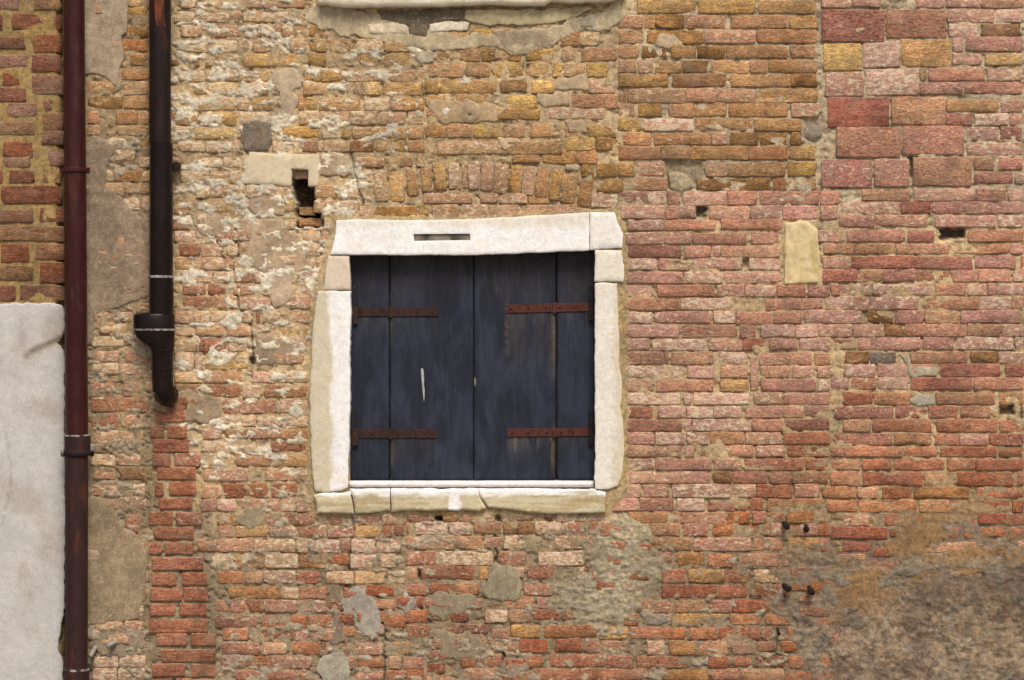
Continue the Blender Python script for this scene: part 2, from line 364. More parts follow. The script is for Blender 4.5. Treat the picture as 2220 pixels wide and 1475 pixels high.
NEAR = {'p': 'nPmt', 'n': 'opt', 'o': 'Ont', 'r': 'Om', 'O': 'or', 'y': 'bY', 'Y': 'yc', 'b': 'yk', 't': 'nbd', 'd': 'tm', 'P': 'pm', 'm': 'pdr', 'c': 'oyn', 'k': 'bdb', 'R': 'mr', 'g': 'dt'}
SURVEY = """
C 5 85 120Y 505y 880_ 895b 1265
C 100 180 0n 160n 240k 430n 690_ 715d 1085_ 1095b 1275
C 195 275 0t 165_ 185b 550p 885n 1275
C 295 370 0n 130_ 150k 310_ 335b 500k 690t 1085_ 1105d 1260
C 390 465 0t 120_ 128p 225b 410k 575_ 600t 840d 960t 1175t 1275
C 480 555 0b 325_ 345k 695_ 715t 1105k 1275
C 570 655 0n 55n 430m 630p 885_ 895t 1280
C 665 745 0p 105_ 125b 285_ 320n 485n 695_ 705t 945t 1085_ 1105p 1290
C 760 835 0y 140_ 165p 485t 870d 1175
C 850 925 30n 215_ 225o 600p 700_ 715k 900k 1085_ 1100b 1175
C 940 1020 0n 270d 460b 835n 1095y 1270
C 1040 1125 0b 110p 300_ 560p 700t 1075y 1270
C 1140 1215 35n 315_ 500b 980_ 990r 1080t 1270
C 1225 1310 0m 185p 310d 400_ 410p 695n 890_ 905n 1290n 1420
C 1320 1400 15p 300n 390m 500_ 580n 845p 1050P 1290n 1410
C 1405 1470 55P 295t 625_ 655n 1050
D 0 48 0b 145_ 180n 375n 560_ 780p 975d 1200t 1475
D 60 140 985p 1290P 1460
D 155 235 990P 1180_ 1195k 1460
D 240 330 1020P 1090_ 1100p 1465
D 345 415 1015p 1205_ 1225Y 1465
D 440 515 810y 850_ 860n 1225_ 1240p 1465
D 530 600 812m 1085_ 1092m 1470
D 640 715 975y 1315_ 1325p 1470
D 730 800 975m 1150_ 1158P 1380_ 1385p 1470
D 815 895 1105P 1315_ 1325m 1465
D 912 990 1105p 1470
D 1010 1085 1150t 1290_ 1310m 1470
D 1105 1175 1155d 1410g 1475
D 1210 1285 180n 360_ 440t 750_ 765p 1165m 1370p 1475
D 1292 1365 165n 300p 685r 885m 1095n 1475
D 1380 1450 130d 520n 860_ 905p 1305p 1475
E 0 65 175p 405_ 410p 540d 730_ 745p 785t 1170
E 75 145 160p 410d 590d 940_ 970d 1150
E 158 230 165r 525_ 540n 715m 775t 1160
E 240 310 185P 370p 580_ 590P 915_ 955p 1160
E 325 395 170P 535p 790_ 800p 1170
E 410 480 165P 340_ 370n 740_ 750p 930p 1130O 1320_ 1330d 1475
E 495 565 150d 515p 840_ 1055p 1430
E 580 650 175P 340_ 350p 720_ 725p 870n 1100_ 1110t 1300
E 665 740 150P 510_ 520n 880_ 895m 1000_ 1030P 1250P 1400
E 755 825 150p 325_ 335p 690_ 695n 915r 1065_ 1085n 1270_ 1275p 1475
E 840 915 130d 415m 445_ 450d 730_ 755p 950_ 1020n 1365_ 1370d 1475
E 930 1000 145p 515_ 560p 735_ 765t 950_ 1025d 1215_ 1230p 1375_ 1390p 1475
E 1015 1085 150d 345_ 360n 735_ 770y 955_ 1030m 1390_ 1395p 1475
E 1100 1170 160p 520_ 535p 590_ 600p 960_ 985t 1170_ 1175n 1475
E 1185 1255 160r 345_ 370P 555p 730P 910_ 930n 1170n 1310n 1475
E 1270 1340 165d 530_ 540p 590p 975n 1175_ 1180d 1475
E 1352 1425 170p 355p 555p 700t 930n 1165_ 1170o 1475
F 60 130 155p 330_ 340n 715_ 730r 905_ 1115t 1475
F 145 205 190d 385t 655t 1000t 1385p 1475
F 225 300 185p 370r 755r 1150_ 1158m 1425_ 1450r 1475
F 310 385 185r 415t 570p 785_ 790t 1005_ 1015n 1180n 1390_ 1400p 1475
F 400 470 190t 300P 495_ 505p 890_ 905d 1110p 1240p 1300p 1475
F 485 565 205p 385t 485p 800_ 805t 1190P 1395t 1475
F 570 650 0t 62_ 70P 440_ 470k 650p 840t 1060_ 1070P 1455
F 660 735 160p 380n 580k 715n 1110t 1330m 1475
F 740 820 0p 35p 400_ 415p 815_ 825m 1025_ 1040p 1410_ 1420p 1475
F 835 905 0t 130d 330k 490z 680_ 750n 1120_ 1130k 1310m 1475
F 915 995 0p 140n 325p 525_ 535p 730_ 940r 1330_ 1355r 1475
F 1000 1075 0p 155p 360n 540p 735_ 750r 1145_ 1155n 1475
F 1095 1170 0n 310_ 320O 510t 760_ 910o 1290_ 1310b 1475
F 1185 1255 60_ 70p 255_ 260O 645_ 652r 850_ 860o 1055_ 1065o 1265_ 1455n 1475
F 1270 1345 0d 315t 495_ 505o 885_ 915o 1310_ 1315o 1475
F 1360 1430 0o 250n 630_ 645t 885_ 905o 1060n 1250r 1475
H -22 45 165d 530_ 545p 610_ 620n 985_ 1000n 1190_ 1200o 1475
I -15 45 220n 330o 700o 925_ 940o 1305_ 1315b 1475
H 60 130 175p 355n 720_ 730n 905_ 920r 1305_ 1315O 1475
I 65 130 200n 430_ 440o 635_ 640o 970_ 985o 1165o 1475
H 145 215 150p 515p 710_ 720k 850d 1075_ 1085d 1230d 1460
I 145 230 235o 420_ 440r 830_ 835t 1030_ 1045o 1410_ 1430o 1475
H 225 305 165p 265_ 275p 445_ 460p 835p 1000O 1235_ 1245n 1410
I 240 310 0o 170_ 185b 410t 545_ 565r 755_ 770b 1130_ 1170o 1475
H 315 390 45p 250_ 255m 475_ 490P 675_ 685d 870O 1050_ 1070o 1440
I 325 400 210o 410_ 415o 790_ 805d 1005_ 1012O 1385_ 1400o 1475
H 400 470 180t 435_ 465n 810_ 815O 965_ 975m 1070d 1185_ 1190y 1475
I 410 485 0y 310_ 320d 490_ 580o 830
H 475 550 0n 150_ 330t 520_ 535m 700_ 720O 1090P 1165_ 1175o 1270_ 1280P 1395o 1470
I 500 570 160o 220_ 235O 605_ 840o 1060_ 1090o 1180
H 570 645 330t 590_ 600n 970_ 980o 1175_ 1200y 1410o 1475
I 590 650 0o 170y 315
H 665 745 495b 670_ 690o 860_ 900t 1210_ 1270c 1475
H 770 850 390r 550_ 565y 800o 960_ 980c 1215
H 870 945 390O 755_ 765r 945_ 955r 1220
H 965 1040 190o 260_ 265o 475_ 480t 680_ 700m 845r 1045
H 1055 1120 150o 255_ 270g 470_ 475y 815_ 835o 1035_ 1060o 1220
H 1140 1210 0y 185_ 190o 550_ 570o 760_ 765r 950r 1030r 1110_ 1200o 1360
H 1225 1310 300n 420_ 445y 620t 820_ 850g 1000
H 1325 1395 45r 215_ 230o 370r 580_ 690o 825_ 1005r 1185_ 1200n 1300O 1475
H 1405 1475 0o 310_ 395y 700_ 715n 890_ 905t 1180
I 605 662 1235r 1370
I 1355 1412 0r 240
I 1165 1230 0o 120
G 340 405 0m 190_ 250y 350t 470_ 475P 600_ 640P 680_ 740k 860k 1000_ 1010P 1220p 1375
G 410 490 0o 40_ 60P 285P 435_ 455d 645_ 655k 750b 865t 1050o 1350
G 505 590 0c 330t 520_ 660c 960n 1290
G 610 700 0r 200c 590_ 620o 810_ 890c 1200
G 710 795 0c 80_ 100r 465_ 490y 560_ 820r 1000c 1200_ 1205r 1240
G 825 900 0n 140_ 160o 330o 490_ 790n 990_ 1120n 1260
G 915 990 540o 860_ 880n 960
G 1005 1085 0O 150_ 530n 690t 850
G 1105 1185 0O 165_ 700y 900_ 930o 1290
G 1200 1285 760O 960_ 1000O 1190_ 1200m 1310
G 1305 1385 370o 545n 660_ 790o 920_ 965o 1340
G 1400 1475 0o 130_ 390n 600_ 850o 1250O 1330
K 35 105 240c 410t 640c 700y 880
K 130 200 205n 275_ 285m 495_ 595c 820n 880
K 220 305 195c 330_ 340r 475O 620_ 640O 810
K 320 395 190n 295p 420_ 430n 700c 800n 915
K 410 480 285k 450_ 720n 820n 930_ 950o 1130_ 1195r 1340_ 1350n 1500n 1622
K 490 560 300n 400_ 410y 620_ 810o 940_ 945n 1000m 1170_ 1175y 1345_ 1355o 1415_ 1420O 1545
K 575 655 170n 530c 800c 880p 1080_ 1085m 1150P 1310p 1470_ 1480c 1622
K 670 755 250c 400_ 410b 600c 820b 1000_ 1145P 1320_ 1340c 1440r 1622
K 780 855 300n 470c 590m 800r 960_ 990c 1170_ 1175c 1370_ 1385c 1570
K 880 950 365b 700c 820n 1000_ 1100r 1195_ 1205d 1250
K 965 1035 275n 375n 480r 600n 810_ 830m 1000
K 1060 1135 280d 555_ 580o 740_ 760o 870o 1030_ 1370O 1622
K 1145 1220 330o 500_ 545r 790m 880n 1040_ 1430O 1622
K 1235 1310 325m 570_ 580n 745_ 775o 960r 1150_ 1175n 1360_ 1400y 1550
K 1325 1400 320m 525_ 530o 640n 900_ 1100n 1180_ 1390g 1480n 1622
K 1415 1475 420n 800o 900_ 1180n 1360_ 1370O 1622
J 60 130 20n 160_ 290r 390_ 830c 960n 1010
J 145 220 50r 190n 330_ 355c 430_ 860c 960
J 235 310 20c 200c 340O 400n 470_ 880c 920n 990
J 320 390 75n 270n 420_ 425O 530n 640_ 780g 950
J 400 470 75r 225_ 240O 360c 430_ 440n 545c 640_ 770p 910
J 485 560 75O 270n 430_ 440n 640_ 760r 900
J 575 650 20d 150c 250c 400_ 540O 580c 700o 890
J 665 730 20c 160c 355t 520_ 540n 680_ 705Y 885
J 750 830 20c 175_ 180r 355_ 365c 490_ 540g 880
J 840 945 20c 150m 210_ 215Y 500
J 965 1030 20c 210t 460_ 520n 680c 880
J 1050 1125 235O 450_ 455n 580_ 595o 885
J 1145 1225 330O 680_ 695n 880
J 1245 1310 270n 410c 550c 720_ 725c 890
J 1330 1390 200m 330_ 345b 500n 700y 890
J 1410 1475 190c 580_ 640r 870
A 0 50 60n 160_ 275r 330_ 460n 590O 860
A 80 140 20c 150r 380_ 405r 440_ 460c 580n 750_ 780y 870
A 165 235 60n 200_ 250r 465_ 490c 590t 710c 780t 870_ 890b 980
A 255 330 30c 240c 430n 530t 640_ 760c 870_ 885b 995_ 1010k 1185_ 1190c 1355_ 1365b 1545
A 345 425 0b 55_ 145k 265_ 280y 440_ 465y 635_ 650y 810_ 875b 995_ 1000y 1165_ 1190b 1335_ 1360y 1530g 1622
A 455 520 40c 220c 430o 560b 640_ 850b 960b 1100_ 1110d 1290t 1450n 1622
A 530 605 0b 235_ 240c 430c 620_ 840c 1010k 1145_ 1160d 1250y 1345_ 1355y 1600y 1622
A 625 705 0c 145b 415t 500_ 515b 640_ 810o 860y 940b 1215_ 1235c 1400_ 1410o 1622
A 715 795 0b 190_ 210y 420_ 430c 640_ 820c 950n 1140d 1310_ 1315t 1510n 1622
A 815 885 30c 150b 410_ 710b 960_ 970c 1090b 1150_ 1160t 1510_ 1515n 1622
A 905 970 40c 220n 440_ 650c 835r 940c 970n 1145r 1300_ 1310y 1495_ 1515n 1622
A 1010 1070 20r 60_ 180t 330c 460_ 1185n 1370c 1470n 1550_ 1570c 1622
A 1095 1165 60c 250b 370c 460_ 1185c 1290
A 1190 1265 160c 255r 360_ 370c 480n 700o 780_ 920o 1060c 1200
A 1285 1355 260y 500_ 710y 790_ 910o 1070c 1200
A 1325 1400 1205n 1310O 1580
A 1290 1370 20b 140
A 1410 1470 10d 130_ 720y 800
B 100 195 1320n 1475
B 205 290 0g 130d 420_ 985n 1110c 1240n 1475
B 310 390 0b 200d 480k 575b 740_ 770b 935_ 940k 1000g 1110_ 1120n 1475
B 405 490 0n 140o 380n 540_ 550y 750_ 765Y 920_ 935y 1010g 1150y 1290_ 1310t 1475
B 515 595 0y 80b 215t 385b 590_ 600k 775_ 800y 950_ 1130b 1165_ 1170p 1340_ 1355o 1475
B 610 690 0o 90_ 320y 510Y 835_ 1060n 1360n 1475
B 695 762 575b 860_ 910p 1265_ 1285p 1450
B 720 795 0o 185
B 800 880 0c 95o 260n 420_ 430y 620n 765_ 790o 930_ 1010n 1130_ 1160b 1475
B 880 960 1015y 1210k 1350_ 1390n 1475
B 905 985 0o 175_ 200c 620_ 640d 1000
B 995 1038 680r 860
B 965 1045 870n 1085o 1230_ 1250t 1475
B 1052 1130 1120b 1215b 1460
B 1145 1228 1210b 1390_ 1395m 1475
B 1245 1325 1180m 1475
B 1330 1400 1370m 1475
B 1410 1475 1420P 1475
B 1240 1300 110p 425_ 470P 590P 780n 920
B 1312 1390 0r 70t 150_ 165n 340_ 350P 525P 725_ 740P 1100
L 0 40 820c 950
L 50 105 820b 945
L 175 235 800o 950
L 255 325 780O 950
L 350 420 830o 935
L 445 510 775r 950
L 525 600 550d 740_ 790n 950
L 620 695 550k 790d 955
L 710 790 555n 740o 880c 950
L 805 865 555n 640_ 750d 950
L 1095 1160 670c 730O 900
L 1270 1340 780c 900
L 1395 1450 850n 950
M 585 640 600n 850
M 820 900 800n 950
M 740 800 590c 800
M 910 980 590c 760
M 1030 1120 580d 740_ 780d 890
M 1130 1215 580O 950
M 1240 1320 580r 755_ 770t 880
M 1340 1440 600c 760c 920
N 35 100 580c 740c 900
N 120 190 590d 740_ 760k 930
N 220 290 580c 760c 930
N 310 380 760d 940
N 420 530 800n 890
N 1320 1390 590n 760n 930
N 1400 1475 590m 750t 930
"""

NEIGHBOUR = """
L 0 60 0p 120_ 220d 385
L 95 180 -200r 15_ 80r 385
L 245 310 -120m 155
L 225 330 215n 385
L 360 430 -60p 170
L 355 455 205r 380
L 470 540 20r 165
L 490 600 205p 395
L 570 645 -150m 165
L 645 700 285p 328
L 670 745 50p 230
L 730 830 275d 400
L 785 860 -100d 220
L 840 925 275p 400
L 915 1000 20r 205
L 960 1055 310p 405
L 1010 1070 20d 190
L 1095 1165 -200r 15_ 60r 215_ 280d 380
L 1195 1295 15r 385
L 1345 1415 -100t 210
L 1330 1420 255r 410
M 35 120 0t 405
M 150 255 10r 185
M 150 240 235n 415
M 290 380 -100d 210
M 275 390 260r 415
M 415 500 -200r 100_ 130d 410
"""

PIER = """
J 1185 1270 -10q 90
M 1130 1200 1120q 1200
M 1215 1280 990q 1190
M 1310 1385 960q 1050_ 1065q 1200
M 1395 1475 975q 1215
N 30 105 970q 1095_ 1110r 1285
N 115 190 1000q 1260
N 210 290 990q 1050_ 1080q 1255
N 310 375 1015q 1235
N 400 480 950q 1110_ 1120m 1300
N 495 570 980q 1245
N 595 665 950q 1040_ 1055q 1240
N 690 765 970q 1305
N 790 865 965q 1135_ 1160q 1335
N 890 965 955q 1170q 1335
N 990 1060 955q 1120_ 1145q 1325
N 1085 1165 950q 1335
N 1180 1255 995q 1200_ 1215q 1385
N 1280 1355 1030q 1385
N 1375 1450 965q 1185_ 1220q 1380
N 1470 1540 965q 1100_ 1120q 1380
"""

def parse(txt, gap=2.6):
    out = []
    for line in txt.strip().splitlines():
        t = line.split()
        ox, oy, sc = TILES[t[0]]
        y0, y1 = float(t[1]), float(t[2])
        xs, cs = [], []
        for tok in t[3:]:
            if tok[-1].isdigit(): xs.append(float(tok)); cs.append('_')
            else: xs.append(float(tok[:-1])); cs.append(tok[-1])
        for i in range(len(xs) - 1):
            if cs[i] == '_': continue
            out.append([ox + (xs[i] + gap) / sc, ox + (xs[i + 1] - gap) / sc, oy + y0 / sc - 1.2, oy + y1 / sc + 1.2, cs[i]])
    return out

def dedupe(rects):
    keep = []
    for r in rects:
        x0, x1, y0, y1, c = r
        ok = True
        for k in keep:
            yo = min(y1, k[3]) - max(y0, k[2])
            if yo < .35 * min(y1 - y0, k[3] - k[2]): continue
            if x0 < k[1] + 1 and x1 > k[0] - 1:
                cx = (x0 + x1) / 2
                if k[0] - 2 <= cx <= k[1] + 2: ok = False; break
                if cx > k[1]: x0 = k[1] + 2.5
                else: x1 = k[0] - 2.5
                if x1 - x0 < 12: ok = False; break
        if ok: keep.append([x0, x1, y0, y1, c])
    return keep

# ------------------------------------------------------------------ brick geometry
def brick_geo(x0, x1, y0, y1, code, h=None, depth=.05, quad=None, local=True):
    col, lime, rough = PAL[code]
    wpx = x1 - x0; hpx = y1 - y0
    nx = 7 if wpx > 45 else 5
    e = min(2.6, hpx * .2)
    us = [0, e / wpx] + [(i + RNG.uniform(-.2, .2)) / (nx - 3) for i in range(1, nx - 3)] + [1 - e / wpx, 1]
    vs = [0, e / hpx, .5 + RNG.uniform(-.08, .08), 1 - e / hpx, 1]
    if h is None: h = RNG.normal(0, .0016)
    tilt = RNG.normal(0, .0012, 2); sk = RNG.normal(0, .7, 4)
    bev = .0016 + .0014 * rough
    V = []; n = len(us); mrow = len(vs)
    wear = RNG.uniform(.3, 2.0, 4)
    if RNG.random() < .5: wear[RNG.integers(4)] = RNG.uniform(3, 8)
    if code == 'q': wear = wear * 0 + .8
    spall = code != 'q' and RNG.random() < .22 + .12 * rough; su = RNG.uniform(.1, .9); sv = RNG.uniform(0, 1); sr = RNG.uniform(.2, .5); sdp = RNG.uniform(.002, .006)
    for j, v in enumerate(vs):
        for i, u in enumerate(us):
            ex = (i in (0, n - 1)); ey = (j in (0, mrow - 1))
            hh = h + tilt[0] * (u - .5) * 2 + tilt[1] * (v - .5) * 2 + RNG.normal(0, .0007 + .0010 * rough)
            if quad is None:
                px = x0 + u * wpx; py = y0 + v * hpx
                py += sk[0] * (1 - u) + sk[1] * u
            else:
                (ax, ay), (bx, by), (cx_, cy_), (dx, dy) = quad
                px = (ax * (1 - u) + bx * u) * (1 - v) + (dx * (1 - u) + cx_ * u) * v
                py = (ay * (1 - u) + by * u) * (1 - v) + (dy * (1 - u) + cy_ * u) * v
            if spall and abs(u - su) < sr and abs(v - sv) < .75: hh -= sdp
            if ex or ey:
                hh -= bev
                px += RNG.normal(0, .55 + .45 * rough); py += RNG.normal(0, .35 + .45 * rough)
                if RNG.random() < .10: py += (RNG.uniform(1, 3.5) if j == 0 else -RNG.uniform(1, 3.5)) if ey else 0
            if ex and ey:
                q = wear[(i > 0) + 2 * (j > 0)] * (.7 + .6 * rough)
                px += q if i == 0 else -q
                py += (q if j == 0 else -q) * .6
                hh -= bev * .6
            V.append((px, py, hh))
    F = []
    for j in range(mrow - 1):
        for i in range(n - 1):
            a = j * n + i
            F.append((a, a + n, a + n + 1, a + 1))
    ring = [i for i in range(n)] + [n - 1 + n * j for j in range(1, mrow)] + \
           [(mrow - 1) * n + i for i in range(n - 2, -1, -1)] + [n * j for j in range(mrow - 2, 0, -1)]
    base = len(V)
    for k in ring: V.append((V[k][0], V[k][1], h - depth))
    L = len(ring)
    for k in range(L):
        F.append((ring[k], ring[(k + 1) % L], base + (k + 1) % L, base + k))
    jit = RNG.normal(1, .10) ; hj = RNG.normal(0, .025, 3)
    A = np.array(V)
    near = NEAR.get(code)
    t = np.tile(alb(*col), (len(V), 1))
    if near:
        k2 = ss(.44, .56, fbm(A[:, 0], A[:, 1], 34, 22, 3, float(RNG.uniform(0, 90)))) * .75
        t = t * (1 - k2[:, None]) + alb(*PAL[near[RNG.integers(len(near))]][0]) * k2[:, None]
    if local and code not in 'qz':
        cx_, cy_ = (x0 + x1) / 2, (y0 + y1) / 2
        wr = float(ss(1150, 1400, cx_)); wb = float(ss(850, 1150, cy_))
        up = (alb(196, 158, 94) if cy_ < 480 else alb(194, 142, 98)) * (1 - wr) + (alb(190, 148, 98) if cy_ < 420 and cx_ < 1780 else alb(192, 140, 122)) * wr
        rg_ = up * (1 - wb) + alb(172, 114, 80) * wb
        mixk = (.46 if cy_ < 480 and cx_ < 1780 else .36) if code not in 'kYR' else .15
        t = t * (1 - mixk) + rg_ * mixk
    t = np.clip(t * jit * (1 + hj), .01, .8)
    z = lime_zone(A[:, 0], A[:, 1]) * (.35 + 1.3 * fbm(A[:, 0], A[:, 1], 110, 80, 3, 77.))
    rim = np.zeros(len(V)); rim[ring] = RNG.uniform(.2, 1, len(ring)) ; rim[base:] = 1
    return V, F, t, np.minimum(lime + RNG.normal(0, .08) + z * .45, .80), rim

def brick_obj(name, geo, parent, mat=None):
    V, F, t, l, rm = geo
    Vw = [W(*v) for v in V]
    return mesh_from(name, Vw, F, mat or M_BRICK, parent, tint=t, lime=l, rim=rm)

def brick_join(name, geos, parent):
    VV, FF, TT, LL, RR = [], [], [], [], []
    for V, F, t, l, rm in geos:
        o = len(VV)
        VV += [W(*v) for v in V]; FF += [tuple(i + o for i in f) for f in F]
        TT.append(t); LL.append(l); RR.append(rm)
    o = mesh_from(name, VV, FF, M_BRICK, parent, tint=np.concatenate(TT), lime=np.concatenate(LL), rim=np.concatenate(RR))
    o['kind'] = 'stuff'
    return o

# ------------------------------------------------------------------ slabs (stones, plaster patches)
def resample(poly, step, amp, seed):
    out = []
    n = len(poly)
    for i in range(n):
        x1, y1 = poly[i]; x2, y2 = poly[(i + 1) % n]
        L = math.hypot(x2 - x1, y2 - y1); m = max(1, int(L / step))
        nxn, nyn = -(y2 - y1) / (L + 1e-9), (x2 - x1) / (L + 1e-9)
        for k in range(m):
            t = k / m; x = x1 + (x2 - x1) * t; y = y1 + (y2 - y1) * t
            d = (fbm(x, y, 26, 26, 3, seed) - .5) * 2 * amp * 1.6 + (fbm(x, y, 7, 7, 2, seed + 9) - .5) * amp
            out.append((x + nxn * float(d), y + nyn * float(d)))
    return out

def slab(name, parent, poly, h0, hb, mat, col, step=6, inner=11, edge=1.0, bevel=2.6, bevelh=.004, hamp=.0012, hscale=40,
         holes=(), seed=1.0, colvar=.06, extra=None, flat=None):
    """a solid with the outline poly (pixels), front at h0 (rounded rim), back at hb"""
    ol = resample(poly, step, edge, seed)
    rings = [ol] + [list(h) for h in holes]
    pts, edges = [], []
    for r in rings:
        o = len(pts); pts += r
        edges += [(o + k, o + (k + 1) % len(r)) for k in range(len(r))]
    xs = [p[0] for p in ol]; ys = [p[1] for p in ol]
    gx, gy = np.meshgrid(np.arange(min(xs), max(xs), inner), np.arange(min(ys), max(ys), inner))
    rg = np.random.default_rng(int(seed * 100))
    gx = (gx + rg.uniform(-.3, .3, gx.shape) * inner).ravel(); gy = (gy + rg.uniform(-.3, .3, gy.shape) * inner).ravel()
    def sd(x, y):
        d = sdist(x, y, ol)
        for h in holes: d = np.minimum(d, -sdist(x, y, h))
        return d
    d = sd(gx, gy); k = d > max(inner * .35, 1.5)
    pts = pts + list(zip(gx[k], gy[k]))
    # a rim ring of points so that the bevel is crisp
    rim = []
    n = len(ol)
    for i in range(n):
        (xa, ya), (xb, yb) = ol[i - 1], ol[(i + 1) % n]
        L = math.hypot(xb - xa, yb - ya) + 1e-9
        for sgn in (1, -1):
            rim.append((ol[i][0] - sgn * (yb - ya) / L * bevel, ol[i][1] + sgn * (xb - xa) / L * bevel))
    rim = np.array(rim); dr = sd(rim[:, 0], rim[:, 1]); pts += [tuple(p) for p in rim[dr > bevel * .7]]
    v2, e2, f2, *_ = delaunay_2d_cdt([Vector(p) for p in pts], edges, [], 0, 1e-4)
    P = np.array([(v.x, v.y) for v in v2])
    cen = np.array([P[list(f)].mean(0) for f in f2])
    inside = sd(cen[:, 0], cen[:, 1]) > 0
    F = [tuple(f) for f, i in zip(f2, inside) if i]
    def height(x, y):
        dd = np.clip(sd(x, y), 0, None)
        t = np.clip(dd / bevel, 0, 1)
        h = h0 - bevelh * (1 - np.sqrt(np.clip(1 - (1 - t) ** 2, 0, 1)))
        h = h + (fbm(x, y, hscale, hscale, 4, seed + 3) - .5) * 2 * hamp
        if extra is not None: h = h + extra(x, y)
        return h
    H = height(P[:, 0], P[:, 1])
    V = [W(P[i, 0], P[i, 1], H[i]) for i in range(len(P))]
    # consistent winding facing the camera (pixel y runs downward)
    FF = []
    for f in F:
        a, b, c = P[f[0]], P[f[1]], P[f[2]]
        cr = (b[0] - a[0]) * (c[1] - a[1]) - (b[1] - a[1]) * (c[0] - a[0])
        FF.append(f if cr < 0 else f[::-1])
    XY = [tuple(p) for p in P]
    for r in rings:
        R = np.array(r); hr = height(R[:, 0], R[:, 1]); o = len(V); m = len(r)
        V += [W(R[i, 0], R[i, 1], hr[i]) for i in range(m)] + [W(R[i, 0], R[i, 1], hb) for i in range(m)]
        XY += r + r
        FF += [(o + i, o + (i + 1) % m, o + m + (i + 1) % m, o + m + i) for i in range(m)]
    XY = np.array(XY)
    if callable(col): tint = col(XY[:, 0], XY[:, 1])
    else: tint = np.tile(alb(*col), (len(V), 1))
    tint = tint * (1 + (fbm(XY[:, 0], XY[:, 1], 60, 60, 4, seed + 5) - .5) * 2 * colvar)[:, None]
    used = sorted({i for f in FF for i in f}); mp = {u: i for i, u in enumerate(used)}
    return mesh_from(name, [V[u] for u in used], [tuple(mp[i] for i in f) for f in FF], mat, parent, tint=np.clip(tint, .005, .85)[used])

def mixc(a, b, t):
    a = np.atleast_2d(a); b = np.atleast_2d(b); t = np.asarray(t)[:, None]
    return a * (1 - t) + b * t

# ------------------------------------------------------------------ heightfield sheets (mortar)
def field(name, parent, x0, x1, y0, y1, st, fn, mat, back=-.36):
    xs = np.arange(x0, x1 + .01, st); ys = np.arange(y0, y1 + .01, st)
    X, Y = np.meshgrid(xs, ys)
    H, C = fn(X, Y)
    ny, nx = X.shape
    idx = np.arange(nx * ny).reshape(ny, nx)
    quads = np.stack([idx[:-1, :-1], idx[1:, :-1], idx[1:, 1:], idx[:-1, 1:]], -1).reshape(-1, 4)
    ring = np.concatenate([idx[0, :], idx[1:, -1], idx[-1, -2::-1], idx[-2:0, 0][::-1] if False else idx[-2:0:-1, 0]])
    V = np.stack([(X - CX) * S, -H, ZC - (Y - CY) * S], -1).reshape(-1, 3)
    n0 = len(V)
    B = V[ring].copy(); B[:, 1] = -back
    V = np.concatenate([V, B]); L = len(ring); r2 = np.roll(np.arange(L), -1)
    side = np.stack([ring, ring[r2], n0 + r2, n0 + np.arange(L)], -1)
    Fq = np.concatenate([quads, side])
    me = bpy.data.meshes.new(name)
    me.vertices.add(len(V)); me.vertices.foreach_set('co', V.astype(np.float32).ravel())
    me.loops.add(len(Fq) * 4); me.loops.foreach_set('vertex_index', Fq.astype(np.int32).ravel())
    me.polygons.add(len(Fq)); me.polygons.foreach_set('loop_start', np.arange(0, len(Fq) * 4, 4, dtype=np.int32))
    me.update(calc_edges=True)
    me.polygons.foreach_set('use_smooth', [True] * len(Fq))
    a = me.color_attributes.new('tint', 'FLOAT_COLOR', 'POINT')
    buf = np.ones((len(V), 4), np.float32); c = np.clip(C.reshape(-1, 3), .01, .8)
    buf[:n0, :3] = c; buf[n0:, :3] = c[ring]
    a.data.foreach_set('color', buf.ravel())
    me.materials.append(mat)
    me.validate()
    o = bpy.data.objects.new(name, me); COL.objects.link(o)
    if parent: o.parent = parent
    return o

OPEN = [(758, 549), (1292, 538), (1292, 1066), (758, 1066)]
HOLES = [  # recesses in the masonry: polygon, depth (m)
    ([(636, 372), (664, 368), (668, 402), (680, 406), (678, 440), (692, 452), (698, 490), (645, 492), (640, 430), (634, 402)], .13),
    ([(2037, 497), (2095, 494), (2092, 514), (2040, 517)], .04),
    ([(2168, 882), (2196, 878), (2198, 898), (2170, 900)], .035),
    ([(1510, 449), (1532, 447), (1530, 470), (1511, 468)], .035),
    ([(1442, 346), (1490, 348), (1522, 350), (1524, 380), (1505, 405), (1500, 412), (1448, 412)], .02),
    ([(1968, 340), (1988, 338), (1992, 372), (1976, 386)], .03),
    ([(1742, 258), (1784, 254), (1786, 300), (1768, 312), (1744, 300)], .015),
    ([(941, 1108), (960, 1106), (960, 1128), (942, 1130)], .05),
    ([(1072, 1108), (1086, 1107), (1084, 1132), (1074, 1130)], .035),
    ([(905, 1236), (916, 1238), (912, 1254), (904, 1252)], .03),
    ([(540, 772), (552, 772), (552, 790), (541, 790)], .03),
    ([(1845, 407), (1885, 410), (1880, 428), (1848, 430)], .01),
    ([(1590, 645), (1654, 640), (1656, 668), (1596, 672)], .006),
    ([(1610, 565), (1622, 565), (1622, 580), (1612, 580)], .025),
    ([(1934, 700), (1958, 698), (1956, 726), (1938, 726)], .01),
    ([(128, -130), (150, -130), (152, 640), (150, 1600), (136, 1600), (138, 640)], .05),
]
CRACKS = [
    ([(508, 500), (516, 560), (508, 584), (512, 640), (518, 668), (540, 690), (548, 730), (546, 820)], 2.0),
    ([(466, 512), (478, 550), (508, 584)], 1.5),
    ([(760, 332), (772, 384), (786, 440), (790, 455)], 2.0),
    ([(766, 1114), (764, 1170), (756, 1225), (746, 1280)], 2.2),
    ([(820, 1290), (832, 1370), (834, 1475)], 2.2),
    ([(900, 1300), (930, 1350)], 1.2),
    ([(1082, 1130), (1070, 1170), (1078, 1205), (1062, 1225)], 2.5),
    ([(500, 800), (515, 770)], 1.0),
]
